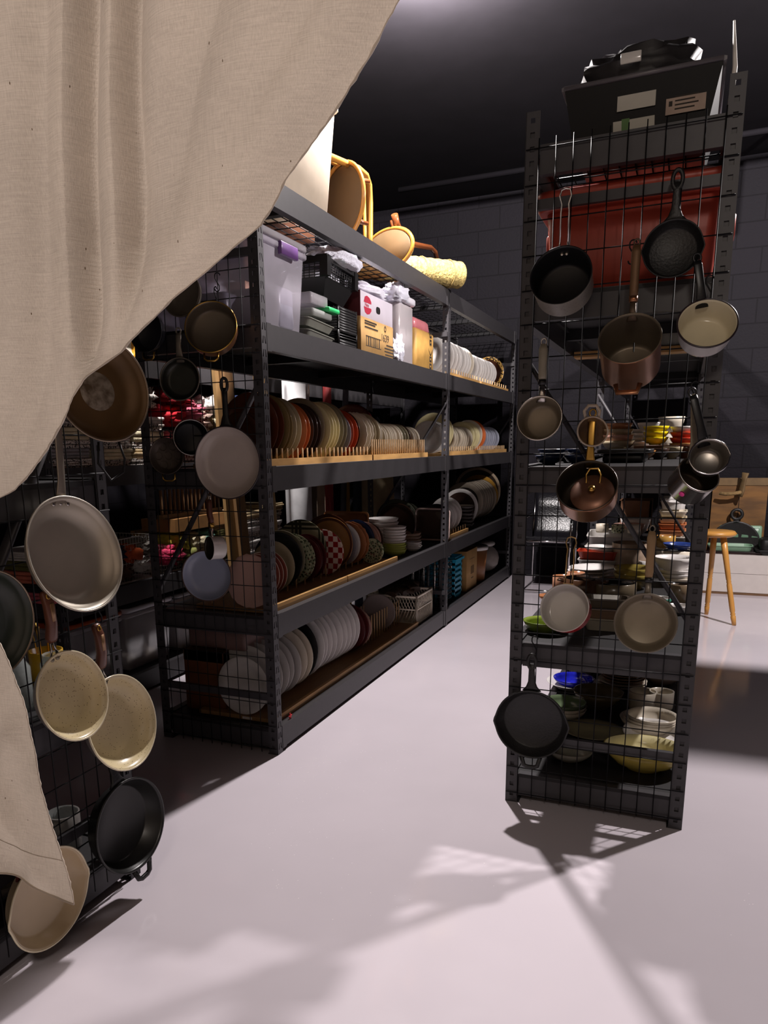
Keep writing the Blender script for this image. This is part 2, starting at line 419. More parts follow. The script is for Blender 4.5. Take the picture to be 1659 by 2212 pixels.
BX0, BX1, BY = -.534, .083, 2.63
rack('long two-bay black metal rack full of plates along the left of the aisle', (AX, AY, 0), PI/2, [AL1, AL2], LA, 2.35, None, panel=(.028, .077, 2.25, .01))
rack('two-bay black metal rack with pans on its mesh end right of the aisle', (BX1, BY, 0), PI/2, [2.42, 2.42], LB, 2.326, None, flip=True, panel=(.0405, .045, 2.245, .03))
rack('black metal rack nearest the curtain with cream pans on its end', (-1.5, 1.70, 0), PI, [2.42], LA, 2.35, None, panel=(.015, .05, 2.25, .06))
rack('black metal rack of fabrics behind the long plate rack', (-2.66, 2.62, 0), PI/2, [2.44, 2.44], LA, 2.35, None)

# ------------------------------------------------------------------ curtain
def linen():
    m = mat('raw_linen', '#b5a798', rough=.9, var=.06, scale=6, spec=.1)
    nt = m.node_tree; N = nt.nodes; L = nt.links; p = next(n for n in N if n.type == 'BSDF_PRINCIPLED'); out = next(n for n in N if n.type == 'OUTPUT_MATERIAL')
    tc = N.new('ShaderNodeTexCoord'); uv = tc.outputs['Object']
    hs = []
    for sc in ((900, 900, 40), (40, 40, 900)):
        mp = N.new('ShaderNodeMapping'); mp.inputs['Scale'].default_value = sc; L.new(uv, mp.inputs[0])
        nz = N.new('ShaderNodeTexNoise'); nz.inputs['Scale'].default_value = 1; nz.inputs['Detail'].default_value = 2; L.new(mp.outputs[0], nz.inputs['Vector']); hs.append(nz)
    ad = N.new('ShaderNodeMath'); ad.operation = 'ADD'; L.new(hs[0].outputs[0], ad.inputs[0]); L.new(hs[1].outputs[0], ad.inputs[1])
    n3 = N.new('ShaderNodeTexNoise'); n3.inputs['Scale'].default_value = 9; n3.inputs['Detail'].default_value = 5; L.new(uv, n3.inputs['Vector'])
    mr = N.new('ShaderNodeMapRange'); mr.inputs['From Min'].default_value = .5; mr.inputs['From Max'].default_value = 1.5; mr.inputs['To Min'].default_value = .80; mr.inputs['To Max'].default_value = 1.18; L.new(ad.outputs[0], mr.inputs[0])
    mx = N.new('ShaderNodeMix'); mx.data_type = 'RGBA'; mx.blend_type = 'MULTIPLY'; mx.inputs[0].default_value = 1
    L.new(p.inputs['Base Color'].links[0].from_socket, mx.inputs[6]); L.new(mr.outputs[0], mx.inputs[7])
    # dark flecks of flax
    mp = N.new('ShaderNodeMapping'); mp.inputs['Scale'].default_value = (260, 260, 110); L.new(uv, mp.inputs[0])
    vo = N.new('ShaderNodeTexVoronoi'); vo.inputs['Scale'].default_value = 1; L.new(mp.outputs[0], vo.inputs['Vector'])
    lt = N.new('ShaderNodeMath'); lt.operation = 'LESS_THAN'; lt.inputs[1].default_value = .2; L.new(vo.outputs['Distance'], lt.inputs[0])
    wn = N.new('ShaderNodeTexWhiteNoise'); L.new(vo.outputs['Color'], wn.inputs[0])
    gt = N.new('ShaderNodeMath'); gt.operation = 'GREATER_THAN'; gt.inputs[1].default_value = .985; L.new(wn.outputs[0], gt.inputs[0])
    ml = N.new('ShaderNodeMath'); ml.operation = 'MULTIPLY'; L.new(lt.outputs[0], ml.inputs[0]); L.new(gt.outputs[0], ml.inputs[1])
    m2 = N.new('ShaderNodeMix'); m2.data_type = 'RGBA'; L.new(ml.outputs[0], m2.inputs[0]); L.new(mx.outputs[2], m2.inputs[6]); m2.inputs[7].default_value = (*lin('#5b4a38'), 1)
    L.new(m2.outputs[2], p.inputs['Base Color'])
    bm = N.new('ShaderNodeBump'); bm.inputs['Strength'].default_value = .35; bm.inputs['Distance'].default_value = .002
    a2 = N.new('ShaderNodeMath'); a2.operation = 'MULTIPLY_ADD'; a2.inputs[1].default_value = 2.5; L.new(n3.outputs[0], a2.inputs[0]); L.new(ad.outputs[0], a2.inputs[2])
    L.new(a2.outputs[0], bm.inputs['Height']); L.new(bm.outputs[0], p.inputs['Normal'])
    t = N.new('ShaderNodeBsdfTranslucent'); L.new(m2.outputs[2], t.inputs[0]); L.new(bm.outputs[0], t.inputs[1])
    ms = N.new('ShaderNodeMixShader'); ms.inputs[0].default_value = CURT; L.new(p.outputs[0], ms.inputs[1]); L.new(t.outputs[0], ms.inputs[2]); L.new(ms.outputs[0], out.inputs[0])
    return m
LINEN = linen(); CYP = .80
def xz(pts): return [(q.z, q.x) for q in (on_y(x, y, CYP) for x, y in pts)]
def interp(tab, z):
    tab = sorted(tab)
    if z <= tab[0][0]: return tab[0][1]
    if z >= tab[-1][0]:
        (z0, a), (z1, b) = tab[-2], tab[-1]; return b+(z-z1)*(b-a)/(z1-z0)
    for (z0, a), (z1, b) in zip(tab, tab[1:]):
        if z <= z1: k = (z-z0)/(z1-z0); return a+(b-a)*k
EDGE = xz([(862,0),(830,60),(800,120),(750,200),(700,275),(650,345),(615,392),(594,440),(562,488),(500,540),(440,592),(380,640),(330,690),(285,733),(262,762),(220,790),(185,815),(160,852),(140,905),(100,975),(60,1030),(30,1060),(0,1076),(-90,1110),(-120,1200),(-90,1300),(0,1390),(25,1440),(45,1495),(60,1540),(82,1640),(108,1760),(132,1850),(155,1925),(162,1952)])
HEMZ = min(z for z, x in EDGE)
def smooth(tab):
    """resample a polyline (z, x) evenly and soften it"""
    tab = sorted(tab); z0, z1 = tab[0][0], tab[-1][0]; n = 60
    zs = [z0+(z1-z0)*k/n for k in range(n+1)]; xs = [interp(tab, z) for z in zs]
    for _ in range(30): xs = [xs[0]]+[(xs[k-1]+2*xs[k]+xs[k+1])/4 for k in range(1, n)]+[xs[-1]]
    return list(zip(zs, xs))
FOLDS = [(smooth(xz(p)), A, w, sh) for p, A, w, sh in (([(150,-250),(150,0),(146,200),(132,480),(100,800),(40,1010)], .022, .05, .03), ([(235,-250),(222,100),(212,300),(205,420),(197,600),(188,800),(150,905)], .045, .045, .012),
         ([(330,-250),(310,120),(308,340),(300,500),(285,650),(250,760)], .042, .055, .011), ([(580,-250),(500,60),(440,240),(400,420),(385,560)], .032, .10, .06), ([(800,-160),(690,60),(590,240),(520,400)], .024, .08, .05))]
def curtain_y(x, z, d_edge):
    y = CYP
    for tab, A, w, sh in FOLDS:
        zb = tab[0][0]
        if z < zb-.06: continue
        d = x-interp(tab, z); fade = min(1, max(0, (z-(zb-.06))/.2)); fade = fade*fade*(3-2*fade)
        y += fade*A*((math.exp(-d/w)*(1-math.exp(-(d/.006)**2)*.0) if d > 0 else math.exp(-(d/sh)**2))-.35)
    y = CYP+(y-CYP)*(1-math.exp(-(max(0, d_edge)/.05)**1.5))
    y += .008*(1-math.exp(-max(0, d_edge)/.05))*math.sin(x*9+z*1.5)*min(1, max(0, (z-.9)*2))
    if z < 1.12:
        k = min(1, (1.12-z)/.25)*min(1, .25+d_edge/.12)
        y += k*(.010*math.sin(x*29+z*11)*math.sin(z*19+x*6)+.005*math.sin(x*55-z*38+2*math.sin(z*17))+.012*math.sin(x*13+z*4)+.006*abs(math.sin(z*14+x*20)))
    return y
def curtain():
    b = MB(); NX, NZ = 420, 420; ZT = 2.75
    vs = []
    for j in range(NZ+1):
        z = HEMZ+(ZT-HEMZ)*(j/NZ)
        xr = interp(EDGE, z) if z < 2.2 else interp(EDGE, 2.2)+.15*(z-2.2)
        xl = min(-1.36, xr-.25)
        for i in range(NX+1):
            x = xl+(xr-xl)*i/NX
            dz = .018*(1-i/NX)*max(0, 1-(z-HEMZ)/.3)
            vs.append((x, curtain_y(x, z, xr-x), z+dz))
    n = NX+1
    fs = [(j*n+i, j*n+i+1, (j+1)*n+i+1, (j+1)*n+i) for j in range(NZ) for i in range(NX)]
    b.add(vs, fs, smooth=True)
    o = b.build('linen_curtain', LINEN); tag(o, 'large natural linen curtain gathered aside in front of the racks', 'curtain')
    rnd = random.Random(3)
    e = [Vector(vs[j*n+NX]) for j in range(NZ+1)]
    MB().tube([p+Vector((rnd.uniform(-.0008, .0010), -.0006, 0)) for p in e], [rnd.uniform(.0006, .0016) for _ in e], seg=5).build('frayed_edge', mat('linen_thread', '#c4b6a6', rough=.9, var=.1), o)
    hb = MB()
    for j in (14, 0): hb.tube([Vector(vs[j*n+i])+Vector((0, -.0008, 0)) for i in range(0, n, 3)], .0006 if j else .0016, seg=5)
    hb.build('hem', mat('linen_hem', '#ab9c8c', rough=.9, var=.12), o)
curtain()

# ------------------------------------------------------------------ pans hung on the mesh ends
def pan_profile(kind, R, d, th=.003):
    """outer base centre -> rim -> inner base centre, rim plane at z = 0"""
    if kind == 'fry':    # rounded flaring wall
        o = [(0,-d),(R*.66,-d),(R*.74,-d*.96),(R*.86,-d*.68),(R*.94,-d*.36),(R*1.0,-.004),(R*1.0,0)]
        i = [(R*1.0-.004,.0005),(R*.93,-d*.36),(R*.845,-d*.66),(R*.73,-d*.90),(R*.64,-d+.004),(0,-d+.004)]
    elif kind == 'skillet':
        o = [(0,-d),(R*.80,-d),(R*.84,-d*.92),(R*.97,-d*.12),(R,-d*.1),(R,0)]
        i = [(R*.965,.0),(R*.945,-d*.12),(R*.82,-d*.82),(R*.775,-d+.005),(0,-d+.005)]
    elif kind == 'bowl':
        o = [(0,-d),(R*.34,-d),(R*.62,-d*.86),(R*.86,-d*.5),(R*.98,-d*.1),(R,-.002),(R,.001)]
        i = [(R-.003,.001),(R*.955,-d*.12),(R*.84,-d*.5),(R*.6,-d*.82),(R*.33,-d+.004),(0,-d+.004)]
    else:                # saucepan, straight wall
        k = .97 if kind == 'pot' else .88
        o = [(0,-d),(R*k-.012,-d),(R*k-.004,-d+.003),(R*k,-d+.012),(R*.99,-.006),(R*1.015,-.003),(R*1.015,.001)]
        i = [(R-.002,.0015),(R*.985-.003,-.006),(R*k-.004,-d+.016),(R*k-.009,-d+.007),(R*k-.016,-d+.004),(0,-d+.004)]
    return o, i
def hang(c, axis_az, tilt, roll=0):
    """matrix: local +Z is the opening; azimuth in the floor plane, tilt upwards, roll turns the handle about the axis"""
    z = Vector((math.cos(axis_az)*math.cos(tilt), math.sin(axis_az)*math.cos(tilt), math.sin(tilt)))
    y = Vector((0, 0, 1))-z*z.z; y.normalize(); x = y.cross(z)
    return T(c) @ Matrix((x, y, z)).transposed().to_4x4() @ RZ(roll)
def pan(name, label, cat, kind, R, d, M, m_in, m_out, tilt=0, handle=None, hm=None, L=.16, spout=(), rivets=0, rim=None, group=None, helper=None):
    t = thing(name, label, cat, M=M, group=group)
    o, i = pan_profile(kind, R, d)
    sp = [(a, .05) for a in spout]
    def wob(a, r):
        w = 1
        if r > R*.9:
            for s0, k in sp:
                dd = (a-s0+PI) % (2*PI)-PI; w += k*math.exp(-(dd/.13)**2)
        return w
    b = MB(); b.lathe(o+i, 64, mis=[1]*(len(o)-1)+[0]*(len(i)+1), wob=wob)
    b.build('body', [m_in, m_out], t)
    if rim is not None:
        MB().tube([((R+.0005)*math.cos(2*PI*k/56)*wob(2*PI*k/56, R), (R+.0005)*math.sin(2*PI*k/56)*wob(2*PI*k/56, R), 0) for k in range(56)], .0028, closed=True, seg=6).build('rim', rim, t)
    dirv = Vector((0, math.cos(tilt), math.sin(tilt)))
    def hp(s, up=0): return Vector((0, R-.004, -.012))+dirv*s+Vector((0, -math.sin(tilt), math.cos(tilt)))*up
    U = Vector((0, -math.sin(tilt), math.cos(tilt)))
    if handle == 'iron':     # cast handle with a teardrop hole
        w = [(.0, .034), (.015, .020), (.035, .0125), (L*.6, .0105), (L*.8, .0125)]
        MB().loft([hp(s) for s, _ in w], [(a, .006) for _, a in w], up=U).build('handle', hm, t)
        ring = [hp(L*.86)+Vector((.0135*math.sin(2*PI*k/20), 0, 0))+dirv*(.026*math.cos(2*PI*k/20)) for k in range(20)]
        MB().tube(ring, .0062, closed=True).build('hanging_loop', hm, t)
    elif handle == 'bar':    # flat strip with an eye
        w = [(-.01, .018, .004), (.02, .014, .004), (.05, .011, .0035), (L*.9, .012, .0035), (L, .010, .0035)]
        MB().loft([hp(s, .01*math.sin(PI*min(1, s/L))) for s, _, _ in w], [(a, h) for _, a, h in w], up=U).build('handle', hm, t)
        ring = [hp(L+.009)+Vector((.010*math.cos(2*PI*k/16), 0, 0))+dirv*(.012*math.sin(2*PI*k/16)) for k in range(16)]
        MB().tube(ring, .0032, closed=True).build('hanging_eye', hm, t)
    elif handle in ('grip', 'wood'):   # neck, ferrule, thick grip
        nk, fe, gr = hm
        MB().loft([hp(-.012), hp(.01), hp(.045)], [(.016, .005), (.010, .006), (.0085, .0065)], up=U).build('handle_neck', nk, t)
        MB().loft([hp(.042), hp(.058)], [(.0125, .0105)]*2, up=U).build('ferrule', fe, t)
        g = MB().loft([hp(.056), hp(.075), hp(L*.6, .004), hp(L*.9, .004), hp(L, .002)], [(.0115, .009), (.013, .010), (.0125, .010), (.014, .010), (.010, .007)], up=U).build('handle_grip', gr, t)
        MB().tube([hp(L+.008)+Vector((.008*math.cos(2*PI*k/14), 0, 0))+dirv*(.010*math.sin(2*PI*k/14)) for k in range(14)], .0026, closed=True).build('hanging_ring', nk, t)
    elif handle == 'brown':  # moulded resin handle with inset plate
        nk, fe, gr = hm
        for sx in (-1, 1): MB().tube([hp(-.006)+Vector((sx*.016, 0, 0)), hp(.02)+Vector((sx*.006, 0, 0)), hp(.05)+Vector((sx*.004, 0, 0))], .0028).build('handle_wire', nk, t)
        g = MB().loft([hp(.04), hp(.05, .002), hp(L*.5, .012), hp(L*.8, .016), hp(L*.97, .010), hp(L, .008)], [(.012, .010), (.0155, .012), (.0135, .0115), (.0155, .0105), (.014, .009), (.008, .006)], up=U).build('handle_grip', gr, t)
        MB().loft([hp(L*.55, .0235), hp(L*.82, .0268)], [(.006, .0014)]*2, up=U).build('name_plate', mat('worn_brass_plate', '#8d6c4c', rough=.4, metal=.6), g)
        MB().tube([hp(L*.93, .011)+Vector((.006*math.cos(2*PI*k/14), 0, 0))+dirv*(.007*math.sin(2*PI*k/14))+U*.010 for k in range(14)], .0022, closed=True).build('hanging_eye', fe, g)
    elif handle == 'wire':   # bent double wire
        pts = [(-.012, 0), (-.012, .1), (-.010, .12), (-.017, .142), (-.013, .158), (0, .162), (.013, .158), (.017, .142), (.010, .12), (.012, .1), (.012, 0)]
        MB().tube([hp(s*L/.162)+Vector((x, 0, 0)) for x, s in pts], .0026).build('wire_handle', hm, t)
        MB().cbox((0, R+.001, -.014), (.034, .006, .02)).build('handle_bracket', hm, t)
    if rivets:
        for k in range(rivets):
            a = PI/2+(k-(rivets-1)/2)*.17; rr = R*.915
            MB().ball((rr*math.cos(a), rr*math.sin(a), -d*.30), .0068, sc=(1, 1, .55)).build('rivet', STEELP if m_in is not CREAM else mat('rivet_grey', '#8b8373', rough=.4, metal=.6), t)
    if helper == 'loop':
        pts = [(-.034, -R+.004), (-.024, -R-.03), (-.012, -R-.036), (.012, -R-.036), (.024, -R-.03), (.034, -R+.004)]
        MB().loft([(x, y, -.006) for x, y in pts], [(.0075, .0055)]*6).build('helper_handle', hm or m_out, t)
    elif helper == 'wire':
        pts = [(-.028, -R+.002), (-.026, -R-.02), (-.014, -R-.028), (.014, -R-.028), (.026, -R-.02), (.028, -R+.002)]
        MB().tube([(x, y, -.014) for x, y in pts], .004).build('side_handle', BRASS, t)
    return t
def s_hook(p, label, h=.07, az=0, rot=0):
    pts = []
    for k in range(9): a = PI*(-.15+1.15*k/8); pts.append((.010-.010*math.cos(a)-.010, 0, h/2-.010+.010*math.sin(a)))
    pts = [(-.010*math.cos(PI*k/8)*-1+.0, 0, h/2-.01+.01*math.sin(PI*k/8)) for k in range(9)]+[(-.010, 0, 0)][:0]
    pts += [(-.010, 0, h/2-.02), (.006, 0, -h/2+.022)]+[(.006+.009*(1-math.cos(PI*k/8))*-1+.0, 0, -h/2+.012-.010*math.sin(PI*k/8)) for k in range(9)]
    o = MB().tube(pts, .0022, seg=6).build('s_hook', WIRE)
    o.matrix_world = T(p) @ RZ(az) @ RX(rot); return tag(o, label, 'hook', 's-hooks on the mesh ends')
SAZ = -PI/2   # towards the camera side
def B(px, py, y): return on_y(px, py, y)
BLACKN = mat('black_nonstick', '#19191c', rough=.38, var=.1); SPECK = mat('grey_speckled_enamel', '#8e877c', rough=.35, var=.08); speckle(SPECK, '#4a453e', 300, .4)
ENAM = mat('ivory_enamel', '#c9bfa4', rough=.16, var=.04); WENAM = mat('white_enamel', '#cdc9c5', rough=.14, var=.03); REDEN = mat('red_enamel', '#a3222a', rough=.2, var=.08)
GREYP = mat('grey_hard_anodised', '#6f675c', rough=.35, metal=.4, var=.08); GREYIN = mat('dull_grey_interior', '#857a68', rough=.4, metal=.35, var=.08)
OLDW = mat('weathered_handle_wood', '#7c6346', rough=.7, var=.2, scale=5, stretch=(8,1,8)); BLKPL = mat('black_resin', '#151416', rough=.35); GREYH = mat('grey_resin', '#8a8373', rough=.45)
pan('saucepan', 'speckled grey saucepan with black interior at upper left of the mesh end', 'saucepan', 'pot', .091, .10, hang(B(1211, 594, 2.50), SAZ, .30), BLACKN, SPECK, .30, 'wire', CHROME, L=.17, rivets=2)
pan('skillet', 'small black cast iron skillet hung before the red tote', 'skillet', 'skillet', .083, .042, hang(B(1453, 536, 2.56), SAZ, .12), IRON, IRON, .12, 'iron', IRON, L=.13, spout=(PI, 0))
t = pan('stockpot', 'tall dented copper pot with dull tinned interior', 'pot', 'pot', .088, .145, hang(B(1360, 730, 2.47), SAZ, .55), TIN, COPPER, .50, 'wood', (mat('iron_neck', '#57483a', rough=.5, metal=.6), COPPER, mat('brown_bronze_handle', '#6b4f36', rough=.5, metal=.4)), L=.20)
MB().loft([(-.035, -.089, -.10), (-.028, -.118, -.10), (.028, -.118, -.10), (.035, -.089, -.10)], [(.008, .005)]*4).build('side_handle', COPPER, t)
pan('enamel_pot', 'white enamel saucepan with dark rim beside the right post', 'saucepan', 'saucepan', .079, .07, hang(B(1528, 698, 2.49), SAZ+.12, .50, .18), ENAM, WENAM, .45, 'bar', BLKPL, L=.12, rim=mat('dark_rim', '#2a2024', rough=.3))
pan('saucepan', 'dull grey saucepan with pale resin handle on the left post', 'saucepan', 'saucepan', .069, .06, hang(B(1165, 903, 2.50), SAZ, .22), GREYIN, GREYP, .18, 'wood', (STEELP, BLKPL, GREYH), L=.165, rim=STEELP)
AMBER = glass('smoked_amber_glass', '#8a6a4a', .45, .06)
t = pan('glass_saucepan', 'small smoked glass saucepan hanging at the middle of the mesh end', 'saucepan', 'bowl', .046, .07, hang(B(1280, 932, 2.53), SAZ+.35, .25), AMBER, AMBER, .1, rim=mat('clear_rim', '#a49484', rough=.1))
MB().loft([(-.02, .046, -.006), (-.024, .066, -.004), (-.012, .082, 0), (.012, .082, 0), (.024, .066, -.004), (.02, .046, -.006)], [(.005, .004)]*6).build('tab_handle', mat('clear_rim', '#a49484'), t)
t = pan('copper_saute_pan', 'copper pan with a lid resting inside it', 'pan', 'pot', .093, .085, hang(B(1267, 1049, 2.50), SAZ, .62), mat('dark_tin', '#3b332b', rough=.35, metal=.5, var=.15), COPPER, .55, 'bar', BRASS, L=.15, rivets=2)
o = thing('pan_lid', 'dark copper lid with brass knob lying inside the copper pan', 'lid', M=hang(B(1279, 1066, 2.488), SAZ, .62))
MB().lathe([(.002,-.006),(.062,-.008),(.068,0),(.066,.003),(.03,.009),(.0,.011)], 40).build('disc', mat('dark_copper', '#6b4938', rough=.35, metal=.55), o)
MB().lathe([(.004,.009),(.005,.02),(.011,.026),(.010,.034),(0,.037)], 20).build('knob', BRASS, o)
MB().tube([(-.02,.03,.012),(-.022,.055,.022),(-.012,.072,.03),(.012,.072,.03),(.022,.055,.022),(.02,.03,.012)], .003).build('ring_handle', BRASS, o)
t = pan('steel_saucepan', 'steel saucepan with a pink sticker behind the smaller pan', 'saucepan', 'pot', .062, .085, hang(B(1510, 1024, 2.49), SAZ+.55, .62), mat('stained_steel', '#4c4138', rough=.35, metal=.7, var=.2), STEELP, .55, 'bar', GREYIN, L=.17)
MB().lathe([(0,0),(.0085,0),(.0085,.0006),(0,.0008)], 20, M=T((-.045, -.0425, -.042)) @ RZ(-2.385+PI/2+PI) @ RX(PI/2)).build('sticker', mat('pink_sticker', '#e0418f', rough=.6, var=0), t)
pan('milk_pan', 'little steel pouring pan with black handle on the right post', 'saucepan', 'saucepan', .053, .055, hang(B(1532, 986, 2.44), SAZ+.1, .42, .30), mat('brushed_steel_inside', '#8d8780', rough=.3, metal=.85, var=.06), STEELP, .40, 'bar', BLKPL, L=.14, spout=(-.25,), rim=CHROME)
pan('enamel_saucepan', 'white-lined red enamel saucepan with wire handle', 'saucepan', 'pot', .080, .062, hang(B(1219, 1313, 2.515), SAZ-.14, .36), mat('grey_white_enamel', '#b5b0aa', rough=.16, var=.03), REDEN, .30, 'wire', mat('gilt_wire', '#a8895a', rough=.3, metal=.8), L=.165)
pan('saute_pan', 'grey pan with weathered wooden handle low on the mesh end', 'pan', 'saucepan', .094, .055, hang(B(1394, 1346, 2.525), SAZ, .16), GREYIN, GREYP, .14, 'wood', (GREYP, BLKPL, OLDW), L=.205, rim=GREYP)
pan('skillet', 'large black cast iron skillet overhanging the left post', 'skillet', 'skillet', .128, .05, hang(B(1146, 1566, 2.555), SAZ, -.02, .02), IRON, IRON, 0, 'iron', IRON, L=.125, spout=(PI-.02, .02), helper='loop')
# pans on the long plate rack's end
pan('frying_pan', 'grey pressed steel pan half hidden by the curtain edge', 'pan', 'fry', .088, .05, hang(B(390, 634, 2.60), SAZ, .1), GREYP, GREYP, .1, 'bar', GREYP, L=.15)
pan('frying_pan', 'black pan with wire loop handle under the curtain edge', 'pan', 'skillet', .08, .045, hang(B(314, 716, 2.60), SAZ, .05), BLACKN, BLACKN, .05, helper='wire')
pan('copper_pan', 'copper pan with olive lining and brass side handle', 'pan', 'pot', .100, .06, hang(B(455, 706, 2.58), SAZ+.35, .28), TIN, COPPER, .2, helper='wire', rim=BRASS)
pan('frying_pan', 'small dark steel pan hung below the copper pan', 'pan', 'fry', .083, .04, hang(B(388, 819, 2.62), SAZ+.25, .1), mat('seasoned_steel', '#33332d', rough=.35, metal=.5, var=.12), GREYP, .1, 'bar', GREYP, L=.1, rim=GREYP)
t = pan('dimpled_pan', 'round iron pan with seven dimples and loop handles', 'pan', 'saucepan', .075, .03, hang(B(359, 985, 2.62), SAZ+.25, .0), mat('rusty_iron', '#4a4038', rough=.5, metal=.4, var=.25), IRON, 0, helper='wire')
for k in range(7):
    a = k*PI/3; r0 = 0 if k == 6 else .043
    MB().lathe([(.016,.002),(.013,-.004),(.008,-.008),(0,-.010)], 18, M=T((r0*math.cos(a), r0*math.sin(a), -.024)) ).build('dimple', mat('worn_bright_iron', '#7b7066', rough=.3, metal=.6, var=.2), t)
MB().tube([(-.02,.074,-.01),(-.024,.094,-.008),(-.012,.106,-.006),(.012,.106,-.006),(.024,.094,-.008),(.02,.074,-.01)], .004).build('loop_handle', IRON, t)
pan('saucepan', 'black saucepan facing sideways behind the white pan', 'saucepan', 'pot', .07, .08, hang(B(413, 945, 2.61), SAZ+.75, .0), BLACKN, BLACKN, 0, rim=STEELP)
pan('enamel_frying_pan', 'large white enamel pan with black rim on the plate rack end', 'pan', 'fry', .143, .045, hang(B(490, 1000, 2.62), SAZ+.12, .0), mat('warm_white_enamel', '#b8aca4', rough=.2, var=.03), mat('white_outer', '#d5d0cc', rough=.2), 0, 'iron', IRON, L=.19, rim=mat('dark_rim', '#2a2024'))
pan('butter_warmer', 'tiny white pan with dark interior and brown handle', 'saucepan', 'pot', .047, .062, hang(B(452, 1184, 2.52), SAZ-.55, .05), mat('dark_olive_inside', '#36322a', rough=.2, metal=.3, var=.15), WENAM, .05, 'wood', (STEELP, BRASS, mat('red_brown_wood', '#4f2a1c', rough=.5)), L=.15)
pan('enamel_frying_pan', 'small pale blue enamel pan beside the pink glass plate', 'pan', 'fry', .108, .035, hang(B(446, 1244, 2.62), SAZ+.25, .0), mat('pale_blue_enamel', '#8f95a8', rough=.16, var=.02), mat('brown_outer', '#4a332a', rough=.4), 0, rim=mat('brown_outer', '#4a332a'))
# pans on the end of the nearest rack
CAZ = .0
def C(px, py, x): return on_x(px, py, x)
BRR = mat('brown_resin', '#5b3526', rough=.35, var=.15, scale=6)
pan('frying_pan', 'huge aluminium frying pan with three rivets and steel handle', 'pan', 'fry', .148, .055, hang(C(167, 1196, -1.40), CAZ-.05, .26, -.06), ALU, ALU, .26, 'bar', mat('worn_steel_handle', '#8e8478', rough=.4, metal=.7), L=.24, rivets=3, rim=ALU)
t = pan('copper_bowl', 'brown copper pan with a pale oval patch inside', 'pan', 'fry', .135, .05, hang(C(222, 838, -1.39), CAZ-.30, .12), mat('brown_stained_copper', '#5d4528', rough=.45, metal=.3, var=.2, scale=7), COPPER, .1, rim=mat('steel_rim', '#8b7a68', rough=.3, metal=.7))
MB().lathe([(0,.0),(.048,.0),(.05,-.001)], 30, M=T((.012, .0, -.0445))).build('worn_patch', mat('worn_tin_patch', '#9d9180', rough=.4, metal=.3, var=.35, scale=40, color2='#5a4a38'), t)
MB().tube([(-.03,-.136,-.01),(-.04,-.19,-.01),(-.01,-.235,-.01),(.03,-.215,-.01),(.04,-.18,-.01),(.03,-.136,-.01)], .003).build('wire_bail', WIRE, t)
pan('frying_pan', 'dark green frying pan cut off by the left frame edge', 'pan', 'fry', .125, .05, hang(C(-20, 1350, -1.43), CAZ, .0), mat('dark_green_coating', '#2e342c', rough=.35, var=.08), BLACKN, 0, rim=mat('steel_rim', '#8b7a68'))
BRH = (STEELP, BRASS, BRR)
pan('cream_frying_pan', 'smaller cream speckled pan with brown handle, in front', 'pan', 'fry', .113, .05, hang(C(160, 1502, -1.375), CAZ, .26, .10), CREAM, mat('grey_outer', '#7b7572', rough=.35), .22, 'brown', BRH, L=.17, rivets=2, rim=mat('cream_rim', '#d9cdae', rough=.25))
pan('cream_frying_pan', 'larger cream speckled pan with brown handle, tucked behind', 'pan', 'fry', .134, .055, hang(C(266, 1560, -1.405), CAZ, .24, .12), CREAM, mat('grey_outer', '#7b7572'), .22, 'brown', BRH, L=.17, rivets=2, rim=mat('cream_rim', '#d9cdae'))
pan('skillet', 'deep black cast iron skillet with helper handle above the floor', 'skillet', 'skillet', .140, .062, hang(C(286, 1783, -1.415), CAZ-.05, .10, .12), mat('dark_grey_enamelled_iron', '#1d1d1c', rough=.32, var=.06), IRON, -.12, 'iron', IRON, L=.13, helper='loop')
pan('cream_skillet', 'plain cream skillet with red-brown handle behind the curtain hem', 'skillet', 'skillet', .131, .045, hang(C(111, 1940, -1.43), CAZ, .0, .5), mat('beige_enamel', '#bda988', rough=.28, var=.03), mat('beige_outer', '#c9b898', rough=.3), 0, 'iron', mat('red_brown_enamel', '#4a201c', rough=.3), L=.13, spout=(PI-.5, -.5), rim=mat('cream_rim', '#d9cdae'))
for (p, lb, az) in ((B(1367, 545, 2.6), 'thin hook holding up the copper pot', 0), (B(1176, 770, 2.6), 'thin hook above the grey saucepan on the left post', 0), (B(1500, 850, 2.59), 'thin hook above the steel saucepan with pink sticker', 0), (B(1420, 1140, 2.6), 'thin hook above the weathered wooden handle', 0),
                    (B(1155, 1395, 2.6), 'thin hook holding the large black skillet', 0), (B(1532, 622, 2.6), 'thin hook above the white enamel pot', 0), (B(470, 610, 2.655), 'empty hook hanging above the copper pan with olive lining', .4), (B(466, 640, 2.655), 'second empty hook linked below the first', -.5), (C(105, 1265, -1.47), 'thin hook holding the smaller cream pan', PI/2), (C(215, 1322, -1.47), 'thin hook holding the larger cream pan', PI/2)):
    s_hook(p, lb, az=az)

